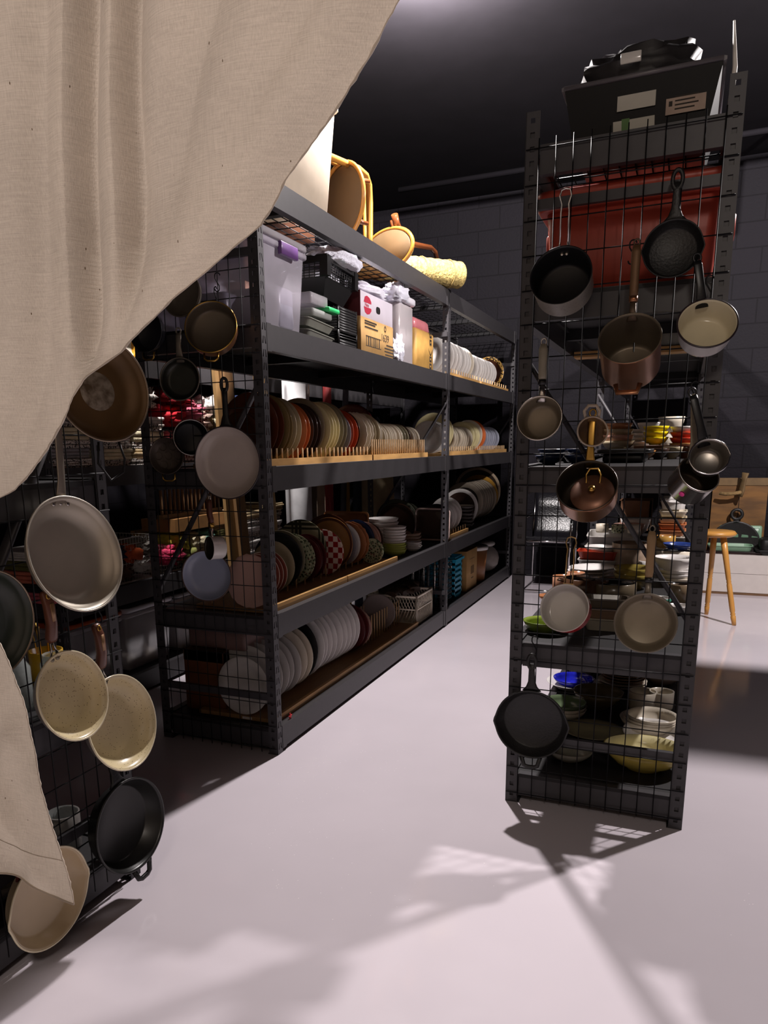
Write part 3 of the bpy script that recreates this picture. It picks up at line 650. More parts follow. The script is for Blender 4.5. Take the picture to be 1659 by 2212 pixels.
# ------------------------------------------------------------------ plates, racks and the rest on the long rack
ORD = 'first second third fourth fifth sixth seventh eighth ninth tenth eleventh twelfth thirteenth fourteenth fifteenth sixteenth seventeenth eighteenth nineteenth twentieth twenty-first twenty-second twenty-third twenty-fourth twenty-fifth twenty-sixth twenty-seventh twenty-eighth twenty-ninth thirtieth'.split()
def plate_mesh(R, m, m2=None, style='plate', sx=1):
    def mk():
        th = .0045
        if style == 'plate': o = [(0,0),(R*.55,0),(R*.62,.004),(R*.72,.011),(R*.98,.021),(R,.0235)]; i = [(R*.985,.025),(R*.72,.0155),(R*.6,.007),(R*.5,.0055),(0,.005)]
        elif style == 'deep': o = [(0,0),(R*.5,0),(R*.62,.006),(R*.8,.026),(R*.98,.036),(R,.038)]; i = [(R*.985,.0395),(R*.8,.030),(R*.6,.010),(R*.5,.006),(0,.005)]
        else: o = [(0,0),(R*.8,0),(R*.9,.004),(R,.012)]; i = [(R*.985,.0145),(R*.88,.008),(R*.78,.005),(0,.0045)]
        wob = (lambda a, r: 1+.022*math.cos(a*18)) if style == 'scallop' else None
        if style == 'scallop': o = [(0,0),(R*.55,0),(R*.66,.006),(R*.98,.021),(R,.0235)]; i = [(R*.985,.025),(R*.7,.0125),(R*.55,.006),(0,.005)]
        b = MB(); b.lathe(o+i, 44, wob=wob, sx=sx, mis=[0]*(len(o)-1)+[0, 1 if m2 else 0]+[0]*(len(i)-1) if m2 else None)
        return b.mesh('plate', [m, m2] if m2 else m)
    return cached(('plate', round(R, 4), m.name, m2.name if m2 else 0, style, sx), mk)
# patterns that belong to the plates
def pattern_mat(name, base, fn, rough=.25):
    m = mat(name, base, rough=rough, var=.04); nt = m.node_tree; N = nt.nodes; L = nt.links; p = next(n for n in N if n.type == 'BSDF_PRINCIPLED')
    tc = N.new('ShaderNodeTexCoord'); sp = N.new('ShaderNodeSeparateXYZ'); L.new(tc.outputs['Object'], sp.inputs[0])
    def band(src, scale, lo, off=0):
        a = N.new('ShaderNodeMath'); a.operation = 'MULTIPLY_ADD'; a.inputs[1].default_value = scale; a.inputs[2].default_value = off; L.new(src, a.inputs[0])
        f = N.new('ShaderNodeMath'); f.operation = 'FRACT'; L.new(a.outputs[0], f.inputs[0])
        g = N.new('ShaderNodeMath'); g.operation = 'GREATER_THAN'; g.inputs[1].default_value = lo; L.new(f.outputs[0], g.inputs[0]); return g.outputs[0]
    def mix(fac, col):
        mx = N.new('ShaderNodeMix'); mx.data_type = 'RGBA'; L.new(fac, mx.inputs[0]); L.new(p.inputs['Base Color'].links[0].from_socket, mx.inputs[6]); mx.inputs[7].default_value = (*lin(col), 1); L.new(mx.outputs[2], p.inputs['Base Color'])
    def op(o, a, b):
        n = N.new('ShaderNodeMath'); n.operation = o
        for k, v in enumerate((a, b)):
            if isinstance(v, (int, float)): n.inputs[k].default_value = v
            else: L.new(v, n.inputs[k])
        return n.outputs[0]
    fn(N, L, sp, tc, band, mix, op); return m
def _check(N, L, sp, tc, band, mix, op):
    a, b = band(sp.outputs[0], 17, .5), band(sp.outputs[1], 17, .5); mix(op('ABSOLUTE', op('SUBTRACT', a, b), 0), '#8d1a1c')
def _tartan(N, L, sp, tc, band, mix, op):
    for k, off in ((.9, 0), (.9, .14), (.93, .3)):
        for ax in (0, 1): mix(band(sp.outputs[ax], 6.2, k, off), '#3c3d2c')
def _floral(N, L, sp, tc, band, mix, op):
    v = N.new('ShaderNodeTexVoronoi'); v.inputs['Scale'].default_value = 75; L.new(tc.outputs['Object'], v.inputs['Vector']); mix(op('LESS_THAN', v.outputs['Distance'], .42), '#3b4633')
    v = N.new('ShaderNodeTexVoronoi'); v.inputs['Scale'].default_value = 50; L.new(tc.outputs['Object'], v.inputs['Vector']); mix(op('LESS_THAN', v.outputs['Distance'], .22), '#7d4a4a')
def _rim(N, L, sp, tc, band, mix, op):
    v = N.new('ShaderNodeTexVoronoi'); v.inputs['Scale'].default_value = 60; L.new(tc.outputs['Object'], v.inputs['Vector']); mix(op('LESS_THAN', v.outputs['Distance'], .45), '#2a2018')
CHECK = pattern_mat('red_check_glaze', '#d8c0b6', _check); TARTAN = pattern_mat('sage_tartan_glaze', '#a7a283', _tartan); FLORAL = pattern_mat('green_sprig_glaze', '#9da084', _floral); LEOP = pattern_mat('speckled_gilt_rim', '#b8924f', _rim)
def stand(x, y, zb, R, me, label, group, name='plate', lean=.10, yaw=0, cat='plate'):
    """a plate on edge, face towards the near end, leaning back a little"""
    o = put(name, me)
    o.matrix_world = T((x, y, zb+R)) @ RZ(yaw) @ RX(PI/2-lean)
    return tag(o, label, cat, group)
def plate_rack(label, x0, x1, y0, y1, z, n, hgt=.075, m=PINE, rows=2, th=.018, front_lip=True, ystart=None, inset=None):
    t = thing('plate_rack', label, 'plate rack', (x0, y0, z), 0, 'wooden plate racks')
    MB().box((-(x0-x1), 0, 0), (0, y1-y0, th)).build('base_board', m, t)
    if front_lip: MB().box((-.016, 0, th), (0, y1-y0, th+.016)).build('front_lip', PINE, t)
    d = cached(('dowel', hgt), lambda: MB().cyl((0, 0, 0), (0, 0, hgt), .0042, seg=8).mesh('dowel', DOWEL))
    ys = ystart if ystart is not None else .03
    for r in range(rows):
        a0 = inset or (.022, x0-x1-.04)
        xx = -a0[0]-(a0[1]-a0[0])*r
        for k in range(n): put('dowel', d, t, T((xx, ys+(y1-y0-ys-.02)*k/max(1, n-1), th)))
    return t
# colours of fired clay and glaze, not of light
BR, RUST, OLTAN, BEIGE, ORNG, UMBER, TAUPE, CRM, OLGR, LAV, REDO = cer('#4f2c1d'), cer('#5a2c1a'), cer('#83704a'), cer('#a4977d'), cer('#b0623a'), cer('#3b2b25'), cer('#93856f'), cer('#d3c89b'), cer('#827b66'), cer('#8d8a92'), cer('#aa4526')
WHT, OFFW, GRYW, BLK, NAVY, MAR, OCH, TERR, PNK, DGRN, BLUW = cer('#d6d2cf'), cer('#cfc5b4'), cer('#b4b0ac'), cer('#18181b'), cer('#232f4d'), cer('#4c1a1c'), cer('#94673a'), cer('#a9714d'), cer('#b58d80'), cer('#3d4638'), cer('#9fa3b4')
def row(seq, zb, group, lead, xfront=-1.615):
    k = 0
    for (names, y0, n, dy, R, m, m2, style) in seq:
        for j in range(n):
            kind = names
            me = plate_mesh(R, m, m2, style)
            lb = f'{kind}, {ORD[k] if k < 30 else "last"} {lead}'
            stand(xfront-R+random.uniform(-.008, .006), y0+dy*j, zb, R*random.uniform(.995, 1.0), me, lb, group, lean=.08+random.uniform(-.03, .03), yaw=random.uniform(-.04, .04))
            k += 1
Z1, Z2, Z3, Z4, Z5 = .1142, .6202, 1.2412, 1.7952, 2.3462
# eye-level shelf, near bay
plate_rack('pine plate rack with short pegs by the near post, eye-level shelf', -1.585, -1.95, 2.76, 3.93, Z3, 24, .06)
plate_rack('pine plate rack with closely set pegs, middle of the eye-level shelf', -1.585, -1.95, 3.95, 4.93, Z3, 29, .10)
row([('small brown stoneware plate', 2.80, 3, .05, .105, BR, None, 'plate'), ('large rust brown plate', 2.96, 2, .045, .150, RUST, None, 'plate'), ('large olive tan plate', 3.05, 2, .04, .150, OLTAN, None, 'plate'), ('beige dinner plate', 3.135, 2, .04, .145, BEIGE, None, 'plate'),
     ('orange rimmed brown plate', 3.22, 2, .04, .136, ORNG, None, 'plate'), ('dark umber plate', 3.30, 3, .042, .136, UMBER, None, 'plate'), ('large taupe plate', 3.43, 1, .04, .150, TAUPE, None, 'plate'), ('pale cream plate', 3.475, 4, .04, .143, CRM, None, 'plate'),
     ('grey olive plate', 3.65, 2, .045, .146, OLGR, None, 'plate'), ('lavender grey plate', 3.745, 1, .04, .125, LAV, None, 'plate'), ('red orange plate', 3.785, 2, .04, .128, REDO, None, 'plate'), ('dark umber side plate', 3.87, 1, .04, .126, UMBER, None, 'plate')],
    Z3+.018, 'plates in the near rack on the eye-level shelf', 'from the near post, eye-level shelf')
row([('scalloped beige plate', 3.975, 3, .042, .125, OFFW, None, 'scallop'), ('beige dinner plate', 4.10, 2, .04, .124, BEIGE, None, 'plate'), ('white rimmed beige plate', 4.18, 2, .04, .118, BEIGE, WHT, 'plate'), ('small cream plate', 4.26, 9, .034, .098, OFFW, None, 'plate'),
     ('grey side plate', 4.57, 4, .036, .098, OLGR, None, 'plate'), ('dark side plate', 4.715, 1, .036, .10, UMBER, None, 'plate'), ('pale side plate', 4.75, 4, .036, .092, OFFW, None, 'plate')],
    Z3+.018, 'plates in the second rack on the eye-level shelf', 'in the closely pegged rack, eye-level shelf')
stand(-1.98, 4.36, Z3+.018, .125, plate_mesh(.125, OLGR, WHT, 'deep'), 'white rimmed bowl plate standing behind the small cream plates', None)
stand(-2.0, 4.62, Z3+.018, .165, plate_mesh(.165, MAR), 'large burgundy platter standing at the back of the eye-level shelf', None)
stand(-2.0, 4.80, Z3+.018, .15, plate_mesh(.15, BLK), 'large black platter standing behind the pale side plates', None)
# far bay of the same shelf
plate_rack('pine plate rack on the eye-level shelf of the far bay', -1.585, -1.93, 5.36, 7.40, Z3, 34, .05)
row([('white dinner plate', 5.42, 3, .07, .118, WHT, None, 'plate'), ('large cream plate with pale rim', 5.63, 2, .06, .15, CRM, None, 'plate'), ('small tan plate', 5.78, 9, .06, .103, BEIGE, OFFW, 'plate'), ('cream plate', 6.34, 4, .055, .125, CRM, None, 'plate'),
     ('pale grey plate', 6.58, 1, .06, .135, OFFW, None, 'plate'), ('bright orange plate', 6.65, 2, .05, .135, cer('#d06a35'), None, 'plate'), ('blue-white plate', 6.78, 6, .085, .11, BLUW, None, 'plate')],
    Z3+.018, 'plates on the eye-level shelf of the far bay', 'past the middle post, eye-level shelf')
# upper shelf, far bay
plate_rack('pine plate rack on the upper shelf of the far bay', -1.584, -1.92, 5.38, 6.30, Z4, 14, .05)
row([('large white plate', 5.42, 10, .085, .14, WHT, None, 'plate'), ('cream edged plate', 6.27, 1, .05, .142, OFFW, None, 'plate')], Z4+.02, 'white plates on the upper shelf of the far bay', 'past the middle post, upper shelf')
plate_rack('small pine rack at the far end of the upper shelf', -1.584, -1.92, 6.36, 7.40, Z4, 12, .05)
row([('white plate', 6.42, 8, .095, .125, WHT, None, 'plate')], Z4+.02, 'white plates at the end of the upper shelf', 'of the group at the far end, upper shelf')
stand(-1.74, 7.26, Z4+.02, .15, plate_mesh(.15, cer('#3a2016'), LEOP, 'deep'), 'brown platter with patterned gilt rim at the far end of the upper shelf', None)
# second shelf, near bay
plate_rack('brown plate board with pegs by the near post, second shelf', -1.584, -1.98, 2.76, 3.56, Z2, 9, .07, PLY, inset=(.145, .33))
plate_rack('brown plate board with pegs, second along the second shelf', -1.584, -1.98, 3.57, 4.33, Z2, 9, .07, PLY, inset=(.145, .33))
zb = Z2+.018
stand(-1.69, 2.78, zb, .118, plate_mesh(.118, glass('pink_pressed_glass', '#c9a69b', .3, .15), None, 'scallop'), 'pressed pink glass plate nearest the mesh end', None)
row([('white plate with red band', 2.96, 4, .042, .105, OFFW, cer('#8a4a40'), 'plate'), ('plain beige plate', 3.17, 1, .04, .122, BEIGE, None, 'plate'), ('black dinner plate', 3.245, 1, .04, .138, BLK, None, 'plate'), ('green sprigged plate', 3.34, 2, .04, .128, FLORAL, None, 'plate'),
     ('maroon plate', 3.43, 3, .04, .12, MAR, None, 'plate')], zb, 'plates in the first board on the second shelf', 'from the near post, second shelf', -1.665)
stand(-1.845, 3.55, zb, .155, plate_mesh(.155, TARTAN, None, 'flat'), 'large sage platter with dark tartan lines', None)
stand(-1.825, 3.30, zb, .14, plate_mesh(.14, OLGR, None, 'plate'), 'grey green platter in front of the tartan one', None)
stand(-1.765, 3.655, zb, .125, plate_mesh(.125, CHECK, None, 'flat'), 'red and white chequered plate', None, lean=.05)
stand(-1.775, 3.70, zb, .12, plate_mesh(.12, WHT), 'white plate directly behind the chequered plate', None)
stand(-1.81, 3.83, zb, .148, plate_mesh(.148, OCH, BR, 'flat'), 'large ochre platter with dark rim', None)
stand(-1.845, 3.885, zb, .155, plate_mesh(.155, BR, None, 'flat'), 'large brown platter behind the ochre platter', None)
row([('lavender grey plate', 3.93, 1, .045, .125, LAV, None, 'plate'), ('white rimmed plate', 3.985, 1, .05, .128, MAR, WHT, 'plate'), ('scalloped terracotta plate', 4.04, 2, .05, .125, TERR, None, 'scallop'), ('navy blue plate', 4.15, 2, .045, .125, NAVY, None, 'plate'), ('pinkish plate', 4.24, 2, .04, .115, PNK, None, 'plate'), ('dark brown plate', 4.32, 1, .04, .11, UMBER, None, 'plate')],
    zb, 'plates in the second board on the second shelf', 'past the large ochre platter, second shelf', -1.665)
stand(-1.66, 4.12, zb, .075, plate_mesh(.075, FLORAL), 'small sprigged saucer in front of the navy plates', None)
o = MB().rbox((-.19, -.012, 0), (.19, .012, .25), .03).build('tray', cer('#8a5a38'))
# rectangular trays: rounded outline in the plane of the tray
def rect_dish(name, label, w, h, d, m, M, cat='dish', group=None, r=.03, rim=None):
    t = thing(name, label, cat, M=M, group=group)
    def ring(ins, z, rr):
        return [((w/2-ins-rr)*sx+rr*math.cos(a0+PI/2*k/5), (h/2-ins-rr)*sy+rr*math.sin(a0+PI/2*k/5), z) for (sx, sy, a0) in ((1,1,0),(-1,1,PI/2),(-1,-1,PI),(1,-1,1.5*PI)) for k in range(6)]
    rs = [ring(.02, 0, r*.7), ring(.004, d, r), ring(0, d, r), ring(.0, d+.004, r), ring(.010, d+.004, r*.9), ring(.026, .005, r*.6)]
    n = len(rs[0]); b = MB(); fs = [tuple(range(n-1, -1, -1)), tuple(5*n+i for i in range(n))]
    for j in range(5):
        for i in range(n): fs.append((j*n+i, j*n+(i+1) % n, (j+1)*n+(i+1) % n, (j+1)*n+i))
    b.add([p for q in rs for p in q], fs); b.build('body', m, t)
    if rim: MB().tube([(p[0], p[1], d+.003) for p in ring(.004, 0, r)], .007, closed=True, seg=6).build('rim', rim, t)
    return t
bpy.data.objects.remove(o)
rect_dish('tray', 'rounded terracotta tray standing at the back of the second shelf', .32, .22, .02, cer('#8f5f3c'), T((-1.98, 4.46, zb+.165)) @ RX(PI/2-.1))
tag(stand(-1.88, 5.12, Z2, .15, plate_mesh(.15, cer('#2a1a14'), None, 'flat'), 'big dark round tray at the back of the second shelf', None, name='tray'), 'big dark round tray at the back of the second shelf', 'tray')
for k in range(4): stand(-1.97, 5.36+.07*k, Z2, .155-.006*k, plate_mesh(.155-.006*k, cer('#4d4f44'), None, 'plate'), f'grey green platter, {ORD[k]} behind the big dark tray', 'grey green platters behind the dark tray')
rect_dish('baking_dish', 'glass baking dish with pinkish rim standing against the middle post', .27, .235, .045, glass('smoky_baking_glass', '#6e5d52', .55, .08), T((-1.685, 5.40, Z2+.122)) @ RX(PI/2-.12), rim=mat('pinkish_rim', '#b9a39c', rough=.3))
def bowl_mesh(R, h, m, foot=.45, th=.004, m_in=None, sx=1, flare=1.0):
    def mk():
        o = [(0,.004),(R*foot*.85,.004),(R*foot*.9,0),(R*foot,0),(R*foot,.006),(R*(foot+.28),h*.28),(R*.92,h*.68),(R*1.0*flare,h)]
        i = [(R*flare-th,h+.0005),(R*.92-th,h*.68),(R*(foot+.25),h*.30),(R*foot*.8,.010),(0,.009)]
        b = MB(); b.lathe(o+i, 40, sx=sx, mis=([0]*(len(o))+[1]*(len(i)-1)) if m_in else None); return b.mesh('bowl', [m, m_in] if m_in else m)
    return cached(('bowl', R, h, m.name, foot, m_in.name if m_in else 0, sx, flare), mk)
def stack(name, cat, me, n, x, y, z, dz, labels, group, jit=.003):
    for k in range(n):
        o = put(name, me); o.matrix_world = T((x+random.uniform(-jit, jit), y+random.uniform(-jit, jit), z+dz*k)) @ RZ(random.uniform(0, 6))
        tag(o, labels if isinstance(labels, str) else labels(k), cat, group)
def lay(n, what, where):
    return lambda k: f'{what}, {"bottom" if k == 0 else "top" if k == n-1 else ORD[k]+" from the bottom"} of the {where}'
stack('bowl', 'bowl', bowl_mesh(.105, .055, WHT, .5), 8, -1.80, 4.64, Z2, .026, lay(8, 'white bowl', 'tall stack behind the green-edged bowls'), 'tall stack of white bowls')
stack('bowl', 'bowl', bowl_mesh(.082, .045, cer('#a6b04e'), .55), 4, -1.70, 4.58, Z2, .014, lay(4, 'lime green bowl', 'short stack at the shelf front'), 'lime green bowls at the shelf front')
stack('bowl', 'bowl', bowl_mesh(.078, .045, WHT, .55), 6, -1.70, 4.59, Z2+.055, .018, lay(6, 'white bowl', 'stack on the lime bowls'), 'white bowls on the lime green ones')
stack('saucer', 'saucer', plate_mesh(.06, WHT), 4, -1.655, 4.83, Z2, .012, lay(4, 'little white saucer', 'stack at the shelf front'), 'little white saucers')
stack('bowl', 'bowl', bowl_mesh(.115, .06, cer('#8f7763'), .6), 3, -1.77, 5.00, Z2, .022, lay(3, 'wide brown bowl', 'stack by the glass baking dish'), 'wide brown bowls')
# second shelf, far bay
row([('black plate', 5.50, 4, .05, .118, BLK, None, 'plate'), ('white plate', 5.72, 4, .06, .12, WHT, None, 'plate'), ('large grey rimmed plate', 5.97, 1, .05, .135, UMBER, WHT, 'plate')], Z2+.02, 'plates just past the middle post on the second shelf', 'past the middle post, second shelf')
plate_rack('dark stained rack just past the middle post, second shelf', -1.584, -1.9, 5.47, 6.02, Z2, 8, .05, PLY)
stack('bowl', 'bowl', bowl_mesh(.10, .05, cer('#3a3330'), .5, m_in=OFFW), 6, -1.70, 6.25, Z2, .03, lay(6, 'dark bowl with pale lining', 'stack in the far bay'), 'dark bowls in the far bay')
stand(-1.76, 6.42, Z2, .165, plate_mesh(.165, UMBER, WHT, 'deep'), 'large dark bowl with bright white rim on edge in the far bay', None, name='bowl', cat='bowl')
row([('dark patterned platter', 6.60, 7, .085, .18, cer('#2f2a27'), cer('#8f8577'), 'plate'), ('gilt rimmed platter', 7.2, 1, .06, .20, cer('#3a2c1e'), cer('#b3863a'), 'plate'), ('huge dark tray', 7.30, 1, .05, .235, cer('#3b3029'), cer('#b8a58c'), 'flat')], Z2+.02, 'dark platters at the far end of the second shelf', 'of the dark group at the far end', -1.60)
# bottom shelf, near bay
plate_rack('long brown plate board with tall pegs on the bottom shelf', -1.585, -2.0, 2.76, 4.74, Z1, 15, .16, PLY, ystart=1.33, inset=(.135, .30))
MB().box((-.0005, .12, .003), (.0008, .17, .014)).build('paper_tag', mat('paper_tag', '#cfcac4', rough=.8), [o for o in bpy.data.objects if o.get('label', '').startswith('long brown plate board')][0], T((-.30, -.0008, 0)) @ RZ(-PI/2))
row([('grey-white platter', 2.80, 1, .06, .135, GRYW, None, 'plate'), ('pale grey platter', 2.87, 5, .062, .152, GRYW, None, 'plate'), ('cream platter', 3.19, 2, .055, .158, OFFW, None, 'plate'), ('black platter', 3.31, 1, .06, .172, BLK, None, 'plate'), ('white platter', 3.38, 9, .058, .178, WHT, None, 'plate'), ('maroon plate', 3.93, 2, .05, .142, MAR, None, 'plate'), ('tan plate', 4.04, 1, .05, .13, PNK, None, 'plate')],
    Z1+.018, 'platters on the bottom shelf', 'from the near post, bottom shelf', -1.63)
stand(-1.78, 4.50, Z1+.018, .12, plate_mesh(.12, glass('frosted_glass', '#a79a97', .35, .2), None, 'flat'), 'clear glass plate among the tall pegs', None)
def crate(name, label, w, d, h, m, M, cat='crate', group=None, rows=5, slant=False, wires=False, wall=.006):
    """open basket: four pierced walls and a floor; local x = width, y = depth"""
    t = thing(name, label, cat, M=M, group=group)
    b = MB(); b.box((0, 0, 0), (w, d, .008))
    for (a, bb) in (((0, 0), (w, 0)), ((0, d), (w, d)), ((0, 0), (0, d)), ((w, 0), (w, d))):
        P = Vector((*a, 0)); Q = Vector((*bb, 0)); Ln = (Q-P).length; dr = (Q-P)/Ln
        def bar(s0, z0, s1, z1, r=.003): b.loft([P+dr*s0+Vector((0, 0, z0)), P+dr*s1+Vector((0, 0, z1))], (r, r), seg=4, sq=1)
        if wires:
            for k in range(rows+1): bar(0, h*k/rows, Ln, h*k/rows, .0022)
            for k in range(int(Ln/.022)+1): s0 = Ln*k/int(Ln/.022); bar(s0, 0, s0, h, .0016)
        else:
            for z in (.012, h*.52, h-.012): bar(0, z, Ln, z, .010 if z > h*.6 else .007)
            n = int(Ln/(.022))
            for k in range(n+1):
                s0 = Ln*k/n
                if slant:
                    for z0, z1, q in ((.012, h*.52, .04), (h*.52, h-.012, -.04)): bar(s0, z0, min(Ln, max(0, s0+q)), z1)
                else: bar(s0, 0, s0, h)
            for s0 in (0, Ln): bar(s0, 0, s0, h, .009)
    b.build('basket_frame', m, t); return t
IVPL = mat('ivory_plastic', '#d9cfbd', rough=.45); BLPL = mat('black_plastic', '#161516', rough=.42)
crate('plastic_crate', 'ivory plastic crate with slanted slats against the middle post', .36, .34, .21, IVPL, T((-1.965, 4.755, Z1)), slant=True)
t = thing('sugar_caddy', 'ribbed glass box with a red lid behind the tall pegs', 'box', (-1.96, 3.88, Z1+.019))
MB().rbox((-.10, -.16, .10), (.10, .16, .22), .02).build('glass_box', glass('ribbed_glass', '#b7ada6', .4, .15), t); MB().rbox((-.11, -.17, .22), (.11, .17, .255), .02).build('lid', mat('red_lid', '#a51d2a', rough=.3), t)
MB().rbox((-.12, -.18, 0), (.12, .18, .10), .01).build('stand', BLPL, t)
for k in range(7):
    o = MB().loft([(-.12, 0, 0), (0, .02, .03), (.12, .05, .01)], (.04, .02), seg=8).build('leather_scrap', mat('brown_leather', '#3a2718', rough=.6, var=.2)); o.matrix_world = T((-1.78+.03*math.sin(k*2), 4.83+.03*k, Z1+.205+.004*k)) @ RZ(k*1.3); tag(o, f'brown rolled cloth, {ORD[k]} of the heap in the ivory crate', 'cloth', 'rolled cloths in the ivory crate')
t = thing('toy_star', 'tiny red glittery star on the lower beam', 'ornament', (-1.556, 2.83, .119))
for k in range(5):
    a = 2*PI*k/5+.3; MB().cyl((0, 0, .012), (.0, .016*math.cos(a), .012+.016*math.sin(a)), .004, seg=6, r2=.002).build('ray', mat('red_glitter', '#c02b33', rough=.3), t)
t = thing('carton', 'dark brown carton seen through the mesh on the bottom shelf', 'box', (-2.02, 2.80, Z1)); MB().rbox((-.08, 0, 0), (.14, .5, .29), .004).build('box_body', mat('brown_carton', '#5f3519', rough=.7), t); MB().box((-.08, .0, .24), (.14, .5, .292)).build('flap', mat('brown_carton_flap', '#4e2c17', rough=.7), t)
t = thing('storage_box', 'pinkish grey box lying on the dark brown carton', 'box', (-1.94, 3.02, Z1+.294)); MB().rbox((-.16, -.18, 0), (.16, .18, .10), .02).build('box_body', mat('pinkish_grey_plastic', '#6b534e', rough=.5), t); MB().rbox((-.165, -.185, .085), (.165, .185, .105), .02).build('lid', mat('pinkish_grey_lid', '#5f4a46', rough=.5), t)
# bottom shelf, far bay
def basket(label, x, y, w, d, h, m, wires, rows=6): return crate('basket', label, w, d, h, m, T((x, y, Z1)), 'basket', None, rows, wires=wires)
basket('black wire basket of kitchen tools just past the middle post', -1.905, 5.36, .30, .26, .33, BLPL, True, 8)
for k in range(9):
    o = MB().loft([(0, 0, 0), (.01*math.sin(k), .01, .30), (.015*math.sin(k), .014, .42)], [(.006, .006), (.009, .006), (.016, .005)], seg=6).build('spatula', BLPL if k % 3 else STEELP); o.matrix_world = T((-1.86+.026*k, 5.42+.12*((k*7) % 5)/5, Z1+.01)) @ RX(.1*math.sin(k*3)); tag(o, f'kitchen spatula upright in the black basket, {ORD[k]} from the back', 'utensil', 'tools in the black wire basket')
TURQ = mat('turquoise_plastic', '#1f8fae', rough=.35, var=.05)
t = thing('basket', 'turquoise plastic basket on the bottom shelf of the far bay', 'basket', (-1.612, 5.72, Z1))
b = MB(); w, d, h = .26, .22, .32
b.box((-w, 0, 0), (0, d, .006))
for k in range(8):
    z = .01+h*k/7.4; b.box((-w, 0, z), (0, .006, z+.022)); b.box((-w, d-.006, z), (0, d, z+.022)); b.box((-.006, 0, z), (0, d, z+.022)); b.box((-w, 0, z), (-w+.006, d, z+.022))
for (x, y) in ((-.02, 0), (-.02, d-.02), (-w, 0), (-w, d-.02)): b.box((x, y, 0), (x+.02, y+.02, h))
b.box((-w-.015, -.015, h-.02), (.015, 0, h)); b.box((-w-.015, d, h-.02), (.015, d+.015, h)); b.box((0, 0, h-.02), (.015, d, h)); b.box((-w-.015, 0, h-.02), (-w, d, h))
b.build('basket_body', TURQ, t)
for k in range(6):
    o = MB().loft([(0, 0, 0), (0, 0, .34), (0, .012, .40)], [(.005, .005), (.007, .006), (.017, .006)], seg=8).build('whisk', CHROME); o.matrix_world = T((-1.77+.025*k, 5.78+.02*(k % 3), Z1+.008)) @ RY(.1*math.sin(k)); tag(o, f'shiny steel utensil in the turquoise basket, {ORD[k]} from the back', 'utensil', 'steel utensils in the turquoise basket')
t = thing('carton', 'kraft carton with printed barcode on the bottom shelf of the far bay', 'box', (-1.60, 6.05, Z1))
MB().rbox((-.36, 0, 0), (0, .34, .34), .004).build('box_body', CARTON, t)
b = MB()
for k in range(7): b.box((0, .13+k*.016, .13), (.001, .139+k*.016, .20))
b.box((0, .15, .09), (.001, .22, .10)); b.box((0, .1, .26), (.001, .25, .265)); b.build('printing', mat('brown_ink', '#5f4526', rough=.7), t)
t = thing('tub', 'white lidded tub lid resting beyond the kraft carton', 'tub', (-1.72, 6.62, Z1)); MB().lathe([(0,0),(.13,0),(.15,.28),(.145,.28),(.125,.005),(0,.005)], 36).build('tub_body', mat('amber_plastic', '#8a5a35', rough=.4), t); MB().lathe([(0,.285),(.158,.285),(.162,.31),(.15,.318),(0,.318)], 36).build('lid', WENAM, t); MB().tube([(0, .15*math.cos(PI*k/10), .31+.14*math.sin(PI*k/10)) for k in range(11)], .003).build('wire_bail', WIRE, t)
t = thing('plastic_bag', 'crumpled clear bag with white top at the far end of the bottom shelf', 'bag', (-1.70, 7.12, Z1)); MB().ball((0, 0, .13), .13, sc=(1, 1.3, 1)).build('bag_body', mat('crumpled_bag', '#a39a92', rough=.35, bump=.6, bscale=18), t); MB().ball((0, .03, .27), .07, sc=(1.2, 1.6, .5)).build('bag_top', WENAM, t)
# ---- upper shelf, near bay
CLR = glass('clear_tote_plastic', '#dcd7e2', .62, .18); CLR2 = glass('clear_thin_plastic', '#dedbe0', .6, .12)
def tote(label, x0, x1, y0, y1, z, h, m, lid=None, taper=.9, name='storage_tote', rimm=None):
    t = thing(name, label, 'storage bin', ((x0+x1)/2, (y0+y1)/2, z)); w, d = (x1-x0)/2, (y1-y0)/2
    b = MB(); rr = .03
    rings = []
    for z_, k in ((0, taper), (h*.96, 1.0)): rings.append((z_, k))
    b.rbox((-w, -d, 0), (w, d, h), .025, taper=taper); b.f.pop(1) if False else None
    b.build('bin_body', m, t)
    MB().rbox((-w-.012, -d-.012, h-.035), (w+.012, d+.012, h-.012), .03).build('rim', rimm or m, t)
    if lid: MB().rbox((-w-.014, -d-.014, h-.006), (w+.014, d+.014, h+.022), .035).build('lid', lid, t)
    return t
t = tote('clear plastic tote with a purple clip on the upper shelf', -2.02, -1.585, 2.76, 3.17, Z4+.002, .355, CLR, CLR2)
MB().rbox((0, -.075, -.02), (.02, .075, .03), .006).build('clip', mat('purple_clip', '#5a3a6e', rough=.35), t, T((.222, .02, .315)))
for k, (dx, dy, s, c) in enumerate(((-.08, -.1, .1, '#6d6a78'), (.08, .05, .12, '#8a8794'), (-.02, .12, .08, '#a8a4b0'))):
    o = MB().rbox((-s, -s*.6, 0), (s, s*.6, s*1.4), .02).build('glass_block', mat('hazy_ware_'+str(k), c, rough=.3)); o.matrix_world = T((-1.80+dx, 2.965+dy*.9, Z4+.02)); tag(o, f'hazy glassware box inside the clear purple-clipped tote, {ORD[k]} from the mesh end', 'box')
def grid_panel(b, P, U, V, nu, nv, r):
    for k in range(nu+1): b.loft([P+U*k/nu, P+U*k/nu+V], (r, r), seg=4, sq=1)
    for k in range(nv+1): b.loft([P+V*k/nv, P+V*k/nv+U], (r, r), seg=4, sq=1)
t = thing('berry_crate', 'black crate with mesh sides and lace on top', 'crate', M=T((-1.79, 3.61, Z4+.225)) @ RX(-.04))
b = MB(); w, d, h = .17, .165, .17
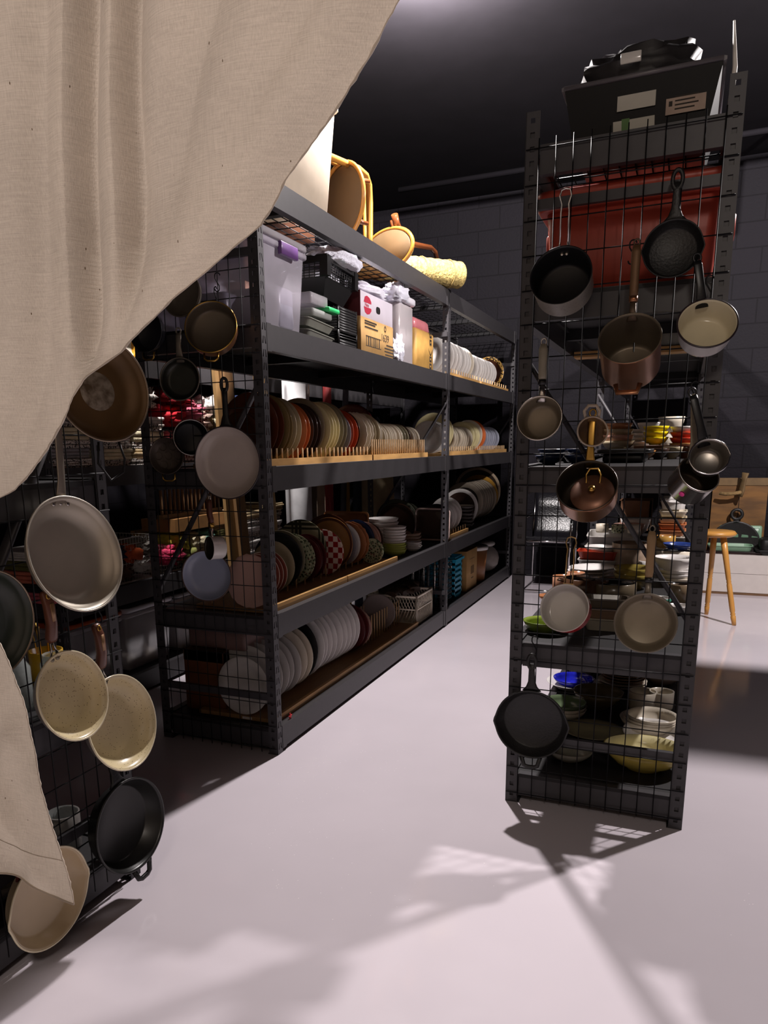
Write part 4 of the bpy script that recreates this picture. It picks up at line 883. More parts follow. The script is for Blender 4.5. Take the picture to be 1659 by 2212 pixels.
b.add([(-w*.8,-d*.7,0),(w*.8,-d*.7,0),(w*.8,d*.7,0),(-w*.8,d*.7,0),(-w,-d,h*.5),(w,-d,h*.5),(w,d,h*.5),(-w,d,h*.5)], [(3,2,1,0),(0,1,5,4),(1,2,6,5),(2,3,7,6),(3,0,4,7)])
for (x, y) in ((-w, -d), (w, -d), (w, d), (-w, d)): b.box((x-.02, y-.02, h*.5), (x+.02, y+.02, h))
b.box((-w-.015, -d-.015, h-.02), (w+.015, -d+.01, h+.01)); b.box((-w-.015, d-.01, h-.02), (w+.015, d+.015, h+.01)); b.box((w-.01, -d, h-.02), (w+.015, d, h+.01)); b.box((-w-.015, -d, h-.02), (-w+.01, d, h+.01))
for P, U in ((Vector((-w, -d, h*.5)), Vector((2*w, 0, 0))), (Vector((w, -d, h*.5)), Vector((0, 2*d, 0))), (Vector((-w, d, h*.5)), Vector((2*w, 0, 0)))): grid_panel(b, P, U, Vector((0, 0, h*.48)), 12, 7, .0022)
b.build('crate_body', BLPL, t)
LACE = mat('white_lace', '#d8d8e4', rough=.8, bump=1.0, bscale=45, var=.06)
def blob(name, label, c, sc, m, seed=0, amp=.18, cat='cloth', freq=7, group=None, nu=26, nv=16):
    """crumpled soft thing: a lumpy closed surface"""
    r = random.Random(seed); ph = [r.uniform(0, 6) for _ in range(9)]; b = MB(); vs = []; fs = []
    for j in range(nv+1):
        th = PI*j/nv
        for i in range(nu):
            a = 2*PI*i/nu; d = Vector((math.sin(th)*math.cos(a), math.sin(th)*math.sin(a), math.cos(th)))
            k = 1+amp*(math.sin(freq*d.x+ph[0])*math.sin(freq*d.y+ph[1])+.6*math.sin(freq*1.9*d.z+ph[2]+3*d.x)+.4*math.sin(freq*2.7*(d.y-d.x)+ph[3]))
            q = [math.copysign(abs(v)**.75, v) for v in d]
            vs.append((q[0]*sc[0]*k, q[1]*sc[1]*k, max(-sc[2], q[2]*sc[2]*k)))
    for j in range(nv):
        for i in range(nu): k = (i+1) % nu; fs.append((j*nu+i, (j+1)*nu+i, (j+1)*nu+k, j*nu+k))
    b.add(vs, fs, smooth=True); o = b.build(name, m); o.location = c; return tag(o, label, cat, group)
blob('lace_cloth', 'white lace cloth heaped on the black crate', (-1.70, 3.66, Z4+.425), (.14, .22, .045), LACE, 2, .10, freq=11)
blob('lace_cloth', 'white cloth packed inside the black mesh-sided crate', (-1.79, 3.61, Z4+.325), (.145, .14, .065), LACE, 12, .05, freq=5)
t = thing('plastic_tray_box', 'clear compartment box under the black crate', 'box', (-1.72, 3.33, Z4+.165)); MB().rbox((-.13, -.08, 0), (.12, .10, .05), .01).build('box_body', CLR2, t)
for k in range(3): MB().box((-.13, -.06+.05*k, .003), (.12, -.057+.05*k, .046)).build('divider', CLR2, t)
t = thing('zip_bag', 'clear zip bag of dark bits with bright green seal', 'bag', (-1.72, 3.38, Z4+.115)); MB().rbox((-.13, -.11, 0), (.12, .10, .035), .015).build('bag_body', glass('zip_plastic', '#c9ccc9', .55, .1), t); MB().rbox((.06, .02, .035), (.14, .14, .055), .006).build('seal', mat('green_seal', '#2fae62', rough=.4), t)
for k in range(10): MB().ball((-.08+.017*k, -.04+.06*math.sin(k*2), .018), .014).build('contents', mat('charcoal_bits', '#2d2c2b', rough=.8), t)
for k in range(2): rect_dish('tray', f'grey green oven tray, {"upper" if k else "lower"} of the two beside the tote', .26, .30, .03, mat('grey_green_tray', '#6f7068', rough=.35), T((-1.72, 3.34, Z4+.012+.052*k)) @ RX(-.05) @ RY(.04), 'tray', 'grey trays on the upper shelf')
for k in range(9):
    crate('basket', f'black plastic basket, {"bottom" if k == 0 else ORD[k]+" from the bottom" if k < 8 else "top"} of the nested stack', .25, .22, .10, BLPL, T((-1.86, 3.56, Z4+.002+.0125*k)), 'basket', 'nested black baskets')
# cartons
t = thing('carton', 'kraft carton printed 1639 under the white fruit box', 'box', (-1.60, 3.83, Z4))
MB().rbox((-.36, 0, 0), (0, .48, .192), .004).build('box_body', CARTON, t)
INK = mat('black_ink', '#251d15', rough=.7, var=0)
def letters(s, size, M, parent, m=INK, name='lettering', sy=1):
    fc = bpy.data.curves.new(name, 'FONT'); fc.body = s; fc.size = size; fc.extrude = .0006; fc.materials.append(m)
    q = bpy.data.objects.new(name, fc); COL.objects.link(q); dg = bpy.context.evaluated_depsgraph_get(); me = bpy.data.meshes.new_from_object(q.evaluated_get(dg)); bpy.data.objects.remove(q); me.materials.clear(); me.materials.append(m)
    return put(name, me, parent, M @ Matrix.Diagonal((1, sy, 1, 1)))
FX = Matrix(((0,0,1,0),(1,0,0,0),(0,1,0,0),(0,0,0,1)))      # text reads along +y on a face towards +x
letters('1639', .062, T((.0004, .285, .100)) @ FX, t, sy=.9)
b = MB()
for k in range(8): b.box((0, .07+.026*k, .055), (.001, .082+.026*k if k % 3 else .076+.026*k, .10))
b.box((0, .065, .05), (.001, .285, .054)); b.box((0, .065, .10), (.001, .285, .104))
for k, (a, c, z) in enumerate(((.05, .22, .172), (.05, .2, .16), (.05, .24, .142), (.37, .48, .08), (.34, .49, .062), (.34, .49, .045), (.35, .48, .028))): b.box((0, a, z), (.001, c, z+.007))
b.build('printing', INK, t)
MB().lathe([(.011, 0), (.016, 0), (.016, .001), (.011, .001)], 20, M=T((.0004, .35, .168)) @ RY(PI/2)).build('emblem', INK, t)
t = thing('fruit_box', 'white fruit box with red emblem and hand hole', 'box', (-1.61, 3.85, Z4+.193))
MB().rbox((-.33, 0, 0), (0, .48, .13), .004).build('box_body', mat('white_box_board', '#d5cdd8', rough=.6, var=.03), t)
MB().box((-.33, -.002, 0), (0, 0, .13)).build('end_panel', mat('maroon_print', '#5c2027', rough=.6), t)
MB().rbox((-.03, -.018, 0), (.03, .018, .0015), .016, M=T((.0004, .25, .062)) @ FX).build('hand_hole', mat('box_hole', '#161214', rough=.9, var=0), t)
RED = mat('red_print', '#bb2a45', rough=.6, var=.03)
for z0, z1 in ((.105, .138), (.045, .075)):
    s = 1 if z0 > .08 else -1; zz = (.078 if s > 0 else .056)
    MB().prism([(.045, zz), (.15, zz), (.15, zz+.012*s), (.125, zz+.03*s), (.09, zz+.036*s), (.06, zz+.028*s)][::s], 0, .001, M=Matrix(((0,0,1,0),(1,0,0,0),(0,1,0,0),(0,0,0,1)))).build('emblem', RED, t)
letters('Hans', .028, T((.0005, .058, .059)) @ FX, t, RED)
blob('tissue', 'crumpled white tissue lying on the fruit box', (-1.72, 4.08, Z4+.352), (.12, .24, .03), mat('white_tissue', '#dcdae6', rough=.7, bump=.5, bscale=20), 5, .15)
t = thing('plastic_tube', 'tall clear tub in a plastic bag beside the cartons', 'tub', (-1.70, 4.55, Z4)); MB().rbox((-.10, -.13, 0), (.10, .13, .36), .03).build('tub_body', glass('hazy_tub', '#d7cfd2', .3, .2), t); MB().rbox((-.115, -.145, .36), (.115, .145, .40), .035).build('lid', mat('white_lid', '#dcd9e2', rough=.4), t)
blob('plastic_bag', 'white plastic bag knotted around the tall clear tub', (-1.63, 4.43, Z4+.40), (.06, .10, .05), mat('white_bag', '#dcdce8', rough=.35, bump=.4, bscale=22), 8, .22, 'bag'); blob('plastic_bag', 'white plastic bag slumped in front of the tall tub', (-1.60, 4.40, Z4+.077), (.025, .055, .075), mat('white_bag', '#dcdce8'), 9, .22, 'bag')
t = thing('paper_sack', 'ochre paper sack with black print and pink lining', 'bag', (-1.71, 4.90, Z4))
MB().rbox((-.13, -.19, 0), (.115, .19, .25), .03).build('sack_body', mat('ochre_paper', '#b98f4c', rough=.55, bump=.35, bscale=9), t); MB().rbox((-.12, -.18, .24), (.10, .12, .315), .03, taper=1.05).build('lining', mat('pink_plastic', '#c9787f', rough=.3, bump=.5, bscale=16), t)
b = MB()
for z0, z1 in ((.02, .055), (.065, .10), (.17, .205), (.215, .25)): b.box((.115, .085, z0), (.1165, .125, z1)); b.box((.1165, .098, z0+.012), (.117, .112, z1-.012), 1)
b.add([(.1168,.04,.16),(.1168,.10,.105),(.1168,.115,.105),(.1168,.05,.15)], [(0,1,2,3)]); b.add([(.1168,.17,.16),(.1168,.11,.105),(.1168,.095,.105),(.1168,.16,.15)], [(3,2,1,0)])
b.build('printing', [INK, mat('ochre_paper', '#b98f4c')], t)
# ---- top shelf
t = tote('frosted tote with white lid on the top of the long rack', -1.98, -1.55, 2.80, 3.46, 2.352, .47, mat('frosted_plastic', '#d9cdbb', rough=.4, var=.05, translucent=.35), mat('white_tote_lid', '#dcd7e0', rough=.4), taper=.86)
WOODB = mat('bentwood', '#b07a35', rough=.3, var=.12, scale=4, coat=.3); WOODR = mat('red_brown_bentwood', '#6b3a1e', rough=.3, var=.12, scale=4, coat=.3); SEATU = mat('seat_underside', '#5f4a2f', rough=.7, var=.15, scale=4)
t = thing('bentwood_chair', 'bentwood chair lying on its side on the long rack', 'chair', (-1.78, 3.95, 2.352))
def wire_at(pts, X): return [on_x(x, y, X+dx)-t.location for x, y, dx in pts]
SM = T(on_x(742, 438, -1.74)-t.location) @ RZ(-2.08)
MB().lathe([(0,-.012),(.168,-.012),(.18,0),(.168,.012),(0,.014)], 48, M=SM @ RY(PI/2)).build('seat', SEATU, t)
MB().tube([SM @ Vector((.01, .185*math.cos(2*PI*k/40), .185*math.sin(2*PI*k/40))) for k in range(40)], .011, closed=True).build('seat_ring', WOODB, t)
MB().tube(wire_at([(640, 290, -.05), (712, 338, 0), (745, 352, .02), (775, 365, .04), (790, 378, .05), (797, 400, .05), (799, 440, .05), (799, 510, .04), (797, 560, .04)], -1.72), .017).build('back_hoop', WOODB, t)
MB().tube(wire_at([(680, 320, -.05), (720, 352, -.04), (748, 362, -.03), (770, 372, -.02), (782, 390, -.02), (786, 420, -.02), (788, 500, -.02), (787, 560, -.02)], -1.74), .011).build('inner_hoop', WOODB, t)
for a in (.7, 2.2, 3.9, 5.4): MB().tube([SM @ Vector((-.01, .13*math.cos(a), .13*math.sin(a))), SM @ Vector((-.09, .14*math.cos(a), .14*math.sin(a)))], [.014, .010]).build('leg', WOODR, t)
t = thing('bentwood_chair', 'second bentwood chair lying legs up beyond the first', 'chair', (-1.80, 4.60, 2.352))
SM = T(on_x(838, 540, -1.76)-t.location) @ RZ(-2.0) @ Matrix.Diagonal((1, 1, .55, 1))
MB().tube([SM @ Vector((.0, .21*math.cos(2*PI*k/40), .21*math.sin(2*PI*k/40))) for k in range(40)], .012, closed=True).build('seat_ring', WOODB, t)
MB().lathe([(0,-.012),(.19,-.012),(.20,0),(.19,.012),(0,.012)], 40, M=SM @ RY(PI/2)).build('seat', SEATU, t)
MB().tube(wire_at([(852, 463, 0), (856, 482, 0), (864, 502, 0), (876, 518, 0), (892, 528, 0), (912, 532, 0), (930, 535, 0), (940, 544, 0), (944, 560, 0)], -1.70), [.021, .021, .02, .02, .019, .018, .017, .016, .016]).build('back_leg', WOODR, t)
MB().tube(wire_at([(847, 476, 0), (850, 495, 0), (856, 515, 0), (862, 530, 0)], -1.74), .013).build('leg', WOODR, t)
MAT_ = mat('woven_straw', '#a8935a', rough=.8, bump=1.0, bscale=60, var=.35, scale=40)
t = thing('rolled_mat', 'rolled woven straw mat on the top shelf by the middle post', 'mat', M=T((-1.885, 4.76, 2.436)) @ RZ(-.66))
b = MB(); R0 = .082
b.lathe([(R0, 0), (R0+.004, .02)]+[(R0+.004*(k % 2), .02+.03*k) for k in range(1, 22)]+[(R0-.002, .66), (R0*.78, .663), (R0*.72, .63), (R0*.6, .63), (R0*.55, .655), (R0*.42, .655), (R0*.36, .62), (R0*.25, .62), (R0*.2, .65), (0, .65)], 26, M=RX(-PI/2)); b.build('roll', MAT_, t)
for k in range(3):
    yy = .12+.22*k; MB().tube([((R0+.006)*math.cos(2*PI*j/20), yy, (R0+.006)*math.sin(2*PI*j/20)) for j in range(20)], .003, closed=True).build('tie', mat('straw_tie', '#a08a55', rough=.8), t)
t = thing('carton', 'brown carton on the wire deck behind the frosted tote', 'box', (-1.95, 3.36, 2.35)); MB().rbox((-.15, 0, 0), (.12, .42, .26), .004).build('box_body', mat('brown_carton', '#5f3519'), t)
o = thing('wicker_tray', 'wicker tray on the wire deck above the paper sack', 'tray', (-1.80, 4.42, 2.35)); MB().rbox((-.16, -.25, 0), (.13, .30, .03), .03).build('woven_base', mat('wicker', '#a87f45', rough=.8, bump=1, bscale=45, var=.3, scale=40), o)

# ------------------------------------------------------------------ contents of the right rack
E1, E2, E3, E4, E5 = .1142, .6202, 1.2412, 1.7952, 2.2365
def bowlat(x, y, z, R, h, m, label, m_in=None, sx=1, foot=.45, name='bowl', cat='bowl', group=None, rz=0, flare=1.0, tilt=0):
    o = put(name, bowl_mesh(R, h, m, foot, m_in=m_in, sx=sx, flare=flare)); o.matrix_world = T((x, y, z)) @ RZ(rz) @ RX(tilt); return tag(o, label, cat, group)
def pot_thing(x, y, z, R, h, m, m_in, label, name='casserole', cat='pot', handles=0, lid=None):
    t = thing(name, label, cat, (x, y, z)); o = [(0,0),(R*.9,0),(R*.97,.01),(R,h*.5),(R,h)]; i = [(R-.005,h+.001),(R-.006,h*.5),(R*.93,.014),(R*.85,.008),(0,.008)]
    MB().lathe(o+i, 40, mis=[0]*len(o)+[1]*(len(i)-1)).build('body', [m, m_in], t)
    for s in ((-1, 1) if handles else ()):
        MB().loft([(s*(R-.004), -.022, h*.85), (s*(R+.022), -.016, h*.88), (s*(R+.022), .016, h*.88), (s*(R-.004), .022, h*.85)], (.006, .005)).build('handle', m, t)
    if lid: MB().lathe([(0,h+.002),(R*1.02,h+.002),(R*1.0,h+.012),(R*.5,h+.028),(.012,h+.034),(.014,h+.05),(0,h+.054)], 40).build('lid', lid, t)
    return t
# bottom shelf
YEL, WYEL = cer('#b3a04e'), cer('#d9cfa2')
bowlat(-.06, 2.86, E1, .125, .085, YEL, 'long boat-shaped yellow bowl on the bottom shelf of the right rack', WYEL, 1.18, .42, rz=.12); bowlat(-.33, 2.84, E1, .082, .045, cer('#8e8a7c'), 'shallow grey bowl behind the large black skillet', cer('#7c786b'), 1.1)
o = put('platter', plate_mesh(.12, cer('#6f6750'), None, 'deep', 1.05)); o.matrix_world = T((-.27, 3.10, E1)); tag(o, 'olive oval platter in the middle of the bottom shelf', 'platter')
for k, R in enumerate((.118, .110, .102)): bowlat(-.06+.006*k, 3.26-.01*k, E1+.012*k, R, .06, OFFW, f'cream mixing bowl, {("largest", "middle", "smallest")[k]} of the nested three', group='nested cream bowls', foot=.5)
bowlat(-.035, 3.135, E1, .115, .05, cer('#cbc6c4'), 'shallow white dish leaning on the nested cream bowls', WHT, 1.05, .6, name='dish', cat='dish', tilt=.14)
for k, dx in enumerate((-.03, .05)): pot_thing(-.07+dx, 3.55+.03*k, E1, .062-.008*k, .085, OFFW, OFFW, f'cream ramekin, {("left", "right")[k]} of the pair on the bottom shelf', 'ramekin', 'ramekin')
bowlat(-.29, 3.50, E1, .112, .08, cer('#5d5136'), 'olive brown bowl with small handles on the bottom shelf', cer('#6a5c3e'))
for k in range(3): bowlat(-.41, 3.29, E1+.016*k, .092, .05, cer('#5c6b50') if k == 2 else OFFW, f'{("lower cream bowl", "middle cream bowl", "green bowl")[k]} of the stack behind the black skillet', group='stack with a green bowl on top')
o = put('platter', plate_mesh(.128, WHT, None, 'deep')); o.matrix_world = T((-.435, 3.74, E1)); tag(o, 'white dish under the cobalt blue bowl', 'dish')
bowlat(-.43, 3.74, E1+.012, .10, .045, mat('cobalt_glaze', '#1d22a0', rough=.12, var=.25, scale=30), 'cobalt blue glazed bowl in a white dish')
for k in range(3): bowlat(-.42, 4.02, E1+.035*k, .10-.004*k, .06, (WHT, WHT, OFFW)[k], f'{("bottom white bowl", "middle white bowl", "top cream bowl")[k]} of the stack at the back left', group='cream and white bowls at the back left')
for k in range(7): o = put('plate', plate_mesh(.118 if k < 2 else .105, cer('#8f7058') if k > 1 else OFFW)); o.matrix_world = T((-.21+.002*k, 3.86, E1+.014*k)); tag(o, f'brown plate, {"bottom" if k == 0 else ORD[k]+" from the bottom" if k < 6 else "top"} of the stack on the lowest shelf', 'plate', 'stack of brown plates on the lowest shelf')
for k in range(4): bowlat(-.03, 3.98, E1+.022*k, .095-.005*k, .05, (cer('#6d5f55'), OFFW, BEIGE, OFFW)[k], f'{("dark lowest", "cream second", "beige third", "cream topmost")[k]} bowl of the stack at the back right', group='bowls at the back right')
# second shelf
bowlat(-.445, 2.83, E2, .078, .045, cer('#6f8437'), 'lime green dish at the front left of the second shelf', cer('#93a548'), foot=.55, name='dish', cat='dish')
t = thing('cake_stand', 'small terracotta dish on a dark foot, left edge of the second shelf', 'stand', (-.49, 3.20, E2)); MB().lathe([(0,0),(.028,0),(.02,.01),(.012,.05),(0,.05)], 24).build('foot', IRON, t); MB().lathe([(0,.05),(.03,.052),(.042,.07),(.039,.07),(.028,.057),(0,.057)], 28).build('dish', TERR, t)
for k, (dx, dy) in enumerate(((0, 0), (.05, .12))): pot_thing(-.495+dx, 3.62+dy, E2, .042, .085, cer('#b5856a'), TERR, f'terracotta cup, {("nearer", "farther")[k]} of the two at the left', 'cup', 'cup')
pot_thing(-.385, 3.50, E2, .085, .10, cer('#4f3524'), cer('#3a271b'), 'dark brown glazed casserole on the second shelf', handles=1)
pot_thing(-.255, 3.52, E2, .10, .085, cer('#5b5040'), BLK, 'wide pot with black lining behind the red enamel pan'); pot_thing(-.235, 3.26, E2, .07, .05, BLK, BLK, 'small black dish in front of the wide pot', 'dish', 'dish')
for k, c in enumerate(('#8d8578', '#6b5646', '#4a4138')): rect_dish('loaf_dish', f'{("beige", "brown", "dark")[k]} oblong dish in the front stack on the second shelf', .17, .11, .045, cer(c), T((-.235, 2.95, E2+.038*k)) @ RZ(.05*k), 'dish', 'oblong dishes in the front stack')
for k in range(2): o = put('saucer', plate_mesh(.055, GRYW)); o.matrix_world = T((-.33, 3.28, E2+.012*k)); tag(o, f'pale saucer, {("lower", "upper")[k]} of the pair by the small black dish', 'saucer', 'pale saucers')
for k in range(4): o = put('platter', plate_mesh(.105, WHT, None, 'plate', 1.2)); o.matrix_world = T((-.40, 4.02, E2+.016*k)) @ RZ(.3*k); tag(o, f'white oval platter, {"bottom" if k == 0 else ORD[k]+" from the bottom" if k < 3 else "top"} of the stack left of the glass bowl', 'platter', 'white oval platters')
rect_dish('gratin_dish', 'red gratin dish holding a white dish', .23, .17, .045, cer('#a8371f'), T((-.41, 4.45, E2+.055)), 'dish'); rect_dish('dish', 'grey dish carrying the red gratin dish', .22, .16, .05, GRYW, T((-.41, 4.45, E2)), 'dish')
bowlat(-.405, 4.45, E2+.075, .085, .05, WHT, 'white dish sitting in the red gratin dish')
rect_dish('baking_dish', 'grey baking dish tilted on the stack beside the beige crock', .30, .20, .06, GRYW, T((-.36, 4.78, E2+.10)) @ RX(.12), 'dish'); rect_dish('baking_dish', 'second grey baking dish beneath the tilted one', .31, .22, .06, cer('#9a958c'), T((-.36, 4.80, E2+.03)), 'dish'); rect_dish('tray', 'plain board under the grey baking dishes', .32, .24, .025, GRYW, T((-.36, 4.80, E2)), 'tray')
for k in range(3): pot_thing(-.43+.09*k, 4.80, E2+.165, .038, .05, FLORAL if k % 2 else OFFW, OFFW, f'patterned cup, {ORD[k]} from the left in the grey baking dish', 'cup', 'cup')
pot_thing(-.245, 4.45, E2, .095, .15, cer('#a08c7a'), cer('#8d7a69'), 'large beige crock on the second shelf', 'crock')
for k in range(2): bowlat(-.19, 3.86, E2+.03*k, .092, .075, glass('amber_pressed_glass', '#a8964e', .35, .08), f'amber ribbed glass bowl, {("lower", "upper")[k]} of two', group='amber glass bowls')
pot_thing(-.07, 4.90, E2+.075, .055, .07, cer('#b08644'), OCH, 'ochre cup standing on a white ramekin', 'cup', 'cup'); pot_thing(-.07, 4.90, E2, .05, .075, OFFW, OFFW, 'white ramekin under the ochre cup', 'ramekin', 'ramekin'); pot_thing(-.16, 4.40, E2, .04, .06, WHT, WHT, 'small white ramekin beside the large white bowl', 'ramekin', 'ramekin')
for k in range(3): bowlat(-.005, 4.02, E2+.02*k, .082, .04, (OFFW, WHT, WHT)[k], f'white dish, {ORD[k]} from the bottom under the large white bowl', group='white dishes under the large bowl')
bowlat(-.015, 4.02, E2+.07, .092, .07, WHT, 'large white bowl high on its stack at the right'); bowlat(.0, 4.28, E2+.14, .075, .035, cer('#2a3d7a'), 'blue bowl behind the large white bowl'); pot_thing(0, 4.28, E2, .07, .14, OFFW, OFFW, 'tall cream jar under the blue bowl', 'jar', 'jar')
pot_thing(.018, 3.56, E2, .045, .085, cer('#75644f'), cer('#54463a'), 'taupe straight-sided pot by the right post', 'crock'); bowlat(.02, 3.33, E2, .045, .035, WHT, 'small white bowl at the right of the second shelf'); bowlat(-.055, 3.42, E2, .05, .045, cer('#3f8a74'), 'teal bowl behind the pan with the wooden handle', WHT)
for k, c in enumerate(('#cfc8bd', '#c88258', '#c9794a', '#d8c6a4', '#d5cab6')): rect_dish('tray', f'{("white", "orange", "terracotta", "cream", "ivory")[k]} dish in the tall stack at the far right of the second shelf', .19, .22, .035, cer(c), T((-.05, 5.85, E2+.045*k)), 'dish', 'tall stack of dishes at the far right')
rect_dish('dish', 'white oval dish on top of the tall far stack', .18, .2, .05, WHT, T((-.05, 5.85, E2+.23)), 'dish', r=.08); rect_dish('dish', 'green dish farther along the second shelf', .18, .2, .06, cer('#5d7a55'), T((0, 6.4, E2+.30)), 'dish', r=.05); t = tote('white box under the green dish', -.14, .03, 6.3, 6.6, E2, .29, WENAM)
t = thing('wooden_box', 'open brown wooden box far along the second shelf', 'box', (-.33, 6.3, E2)); MB().box((-.12, 0, 0), (.12, .3, .02)).box((-.12, 0, 0), (.12, .015, .25)).box((-.12, .285, 0), (.12, .3, .25)).box((-.12, 0, 0), (-.105, .3, .25)).box((.105, 0, 0), (.12, .3, .25)).build('box_body', mat('old_box_wood', '#6d4a33', rough=.7, var=.15), t)
for k in range(4): bowlat(-.40+.03*k, 5.45+.22*k, E2, .11, .07+.02*k, (TERR, OFFW, PNK, WHT)[k], f'{("terracotta", "cream", "pinkish", "white")[k]} bowl beyond the grey baking dishes', group='bowls beyond the baking dishes')
# eye-level shelf of the right rack
for k in range(2):
    for j in range(2): bowlat(-.465+.10*k+.01*j, 2.92+.03*k, E3+.022*j, .052, .035, NAVY, f'{("lower", "upper")[j]} navy bowl of the {("left", "right")[k]} pair on the eye-level shelf', WHT, group='navy bowls')
o = put('plate', plate_mesh(.10, BLK)); o.matrix_world = T((-.40, 3.25, E3)); tag(o, 'black plate behind the navy bowls', 'plate')
t = thing('tray', 'black tray on the eye-level shelf of the right rack', 'tray', (-.22, 3.3, E3)); MB().rbox((-.10, -.16, .035), (.10, .16, .05), .02).build('tray_top', BLPL, t); MB().rbox((-.08, -.13, 0), (.08, .13, .035), .02).build('tray_base', BLPL, t)
for k in range(4): bowlat(-.33, 4.30, E3+.035+.03*k, .085-.005*k, .05, (BEIGE, PNK, BEIGE, TERR)[k], f'{("beige lowest", "pinkish second", "beige third", "terracotta top")[k]} bowl of the stack left of the white dishes', group='bowls left of the white dishes')
pot_thing(-.33, 4.3, E3, .06, .035, BEIGE, BEIGE, 'beige dish under the tall pinkish bowl stack', 'dish', 'dish')
for k in range(6): bowlat(-.21, 4.55, E3+.022*k, .088, .035, GRYW if k % 2 else WHT, f'white dish, {"bottom" if k == 0 else ORD[k]+" from the bottom" if k < 5 else "top"} of the stack beside the yellow bowls', group='white dishes beside the yellow bowls')
t = thing('wooden_box', 'brown wooden crate under the yellow bowls', 'box', (-.13, 4.2, E3)); MB().box((-.11, 0, 0), (.09, .26, .05)).build('box_body', mat('dark_box_wood', '#553420', rough=.7, var=.15), t); MB().box((-.115, -.005, .04), (.095, .265, .058)).build('box_rim', mat('old_box_wood', '#6d4a33'), t)
for k in range(3): bowlat(-.15, 4.34, E3+.06+.028*k, .065, .04, cer('#d6c21c'), f'{("lower", "middle", "upper")[k]} bright yellow bowl of the stack', group='bright yellow bowls')
bowlat(-.20, 5.0, E3+.12, .08, .07, GRYW, 'grey bowl standing high behind the yellow bowls'); bowlat(-.09, 5.0, E3+.12, .075, .10, OFFW, 'tall cream bowl high behind the yellow bowls'); pot_thing(-.2, 5.0, E3, .07, .12, GRYW, GRYW, 'grey jar beneath the high grey bowl', 'jar', 'jar'); pot_thing(-.09, 5.0, E3, .065, .12, OFFW, OFFW, 'cream jar beneath the tall cream bowl', 'jar', 'jar')
for k in range(5): bowlat(-.015, 4.36, E3+.028*k, .068, .04, (TERR, OCH, cer('#b23a26'), cer('#c1472f'), WHT)[k], f'{("terracotta lowest", "ochre second", "red third", "coral fourth", "white top")[k]} bowl of the stack by the right edge', group='red and coral bowls')
for k in range(5): bowlat(-.22+.055*k, 3.62+.05*k, E3, .045, .035+.006*k, (BR, OCH, UMBER, BEIGE, BR)[k], f'small {("brown", "ochre", "dark", "beige", "russet")[k]} bowl in front of the wooden crate', group='small brown bowls before the crate')
# red tote
REDT = mat('red_tote_plastic', '#a8402f', rough=.4, var=.04)
t = thing('storage_tote', 'large red plastic tote behind the hanging pans', 'storage bin', (-.215, 3.16, E4))
MB().rbox((-.27, -.40, 0), (.27, .40, .30), .04, taper=.92).build('bin_body', REDT, t)
MB().rbox((-.295, -.425, .27), (.295, .425, .30), .045).build('rim', REDT, t)
b = MB(); b.rbox((-.30, -.43, .301), (.30, .43, .33), .045); b.rbox((-.25, -.38, .33), (.25, .38, .348), .04); b.build('lid', REDT, t)
for s in (-1, 1): MB().rbox((.285*s-.03, -.10, .20), (.285*s+.03, .10, .275), .012).build('handle', REDT, t)
# wooden cleats under the shelf, dark board
MB().box((-.50, 2.95, 1.62), (.05, 3.0, 1.66))
tag(MB().box((-.486, 3.62, 1.690), (.036, 3.72, 1.714)).build('wooden_cleat', mat('raw_pine', '#b98d55', rough=.6, var=.1, scale=4)), 'raw pine cleat under the shelf holding the red tote', 'board')
# bin on top
t = thing('storage_bin', 'black open bin with paper labels on top of the right rack', 'storage bin', (-.205, 2.97, E5))
BB = mat('smoky_black_plastic', '#0c0b0c', rough=.5, spec=.2)
b = MB(); w, d, h = .225, .26, .165
b.add([(-w*.86,-d*.9,0),(w*.86,-d*.9,0),(w*.86,d*.9,0),(-w*.86,d*.9,0),(-w,-d,h),(w,-d,h),(w,d,h),(-w,d,h)], [(3,2,1,0),(0,1,5,4),(1,2,6,5),(2,3,7,6),(3,0,4,7)]); b.build('bin_body', BB, t)
b = MB()
for P, Q in (((-w,-d),(w,-d)),((w,-d),(w,d)),((w,d),(-w,d)),((-w,d),(-w,-d))): b.loft([(*P, h), (*Q, h)], (.009, .007), seg=6)
b.build('rim', mat('grey_rim', '#5c585c', rough=.35), t)
MF = lambda x, z: T((x, -d*.9-(d*.1)*(z/h)-.0012, z)) @ RX(PI/2)
PAP = mat('paper_label', '#b5b1a6', rough=.8, var=.03)
MB().box((-.055, -.028, 0), (.055, .028, .001)).build('paper_label', PAP, t, MF(-.01, .105)); MB().box((-.06, -.022, 0), (.06, .022, .001)).build('paper_label', PAP, t, MF(-.015, .04) @ RZ(.04)); MB().box((-.055, -.03, 0), (.055, .03, .001)).build('paper_label', mat('pinkish_label', '#a89486', rough=.8), t, MF(.13, .075))
b = MB(); b.box((-.035, -.022, .0011), (-.012, .022, .0016)); b.build('green_print', mat('green_print', '#5c7a4c', rough=.8), t, MF(-.015, .04) @ RZ(.04))
b = MB()
for k in range(4): b.box((-.035, .014-.011*k, .0011), (.03-.01*(k % 2), .018-.011*k, .0016))
b.box((-.052, -.008, .0011), (-.042, .006, .0016)); b.build('printing', INK, t, MF(.135, .075))
BAGM = mat('black_bag_cloth', '#1f1c1e', rough=.55, bump=.4, bscale=14)
blob('bag', 'black bag heaped in the open bin on top of the right rack', (-.22, 2.98, E5+.235), (.19, .21, .07), BAGM, 4, .12, 'bag')
tag(MB().rbox((-.03, -.004, 0), (.03, .004, .03), .003).build('tag', WENAM), 'white tag on the black bag above the bin', 'tag').location = (-.24, 2.745, E5+.215)
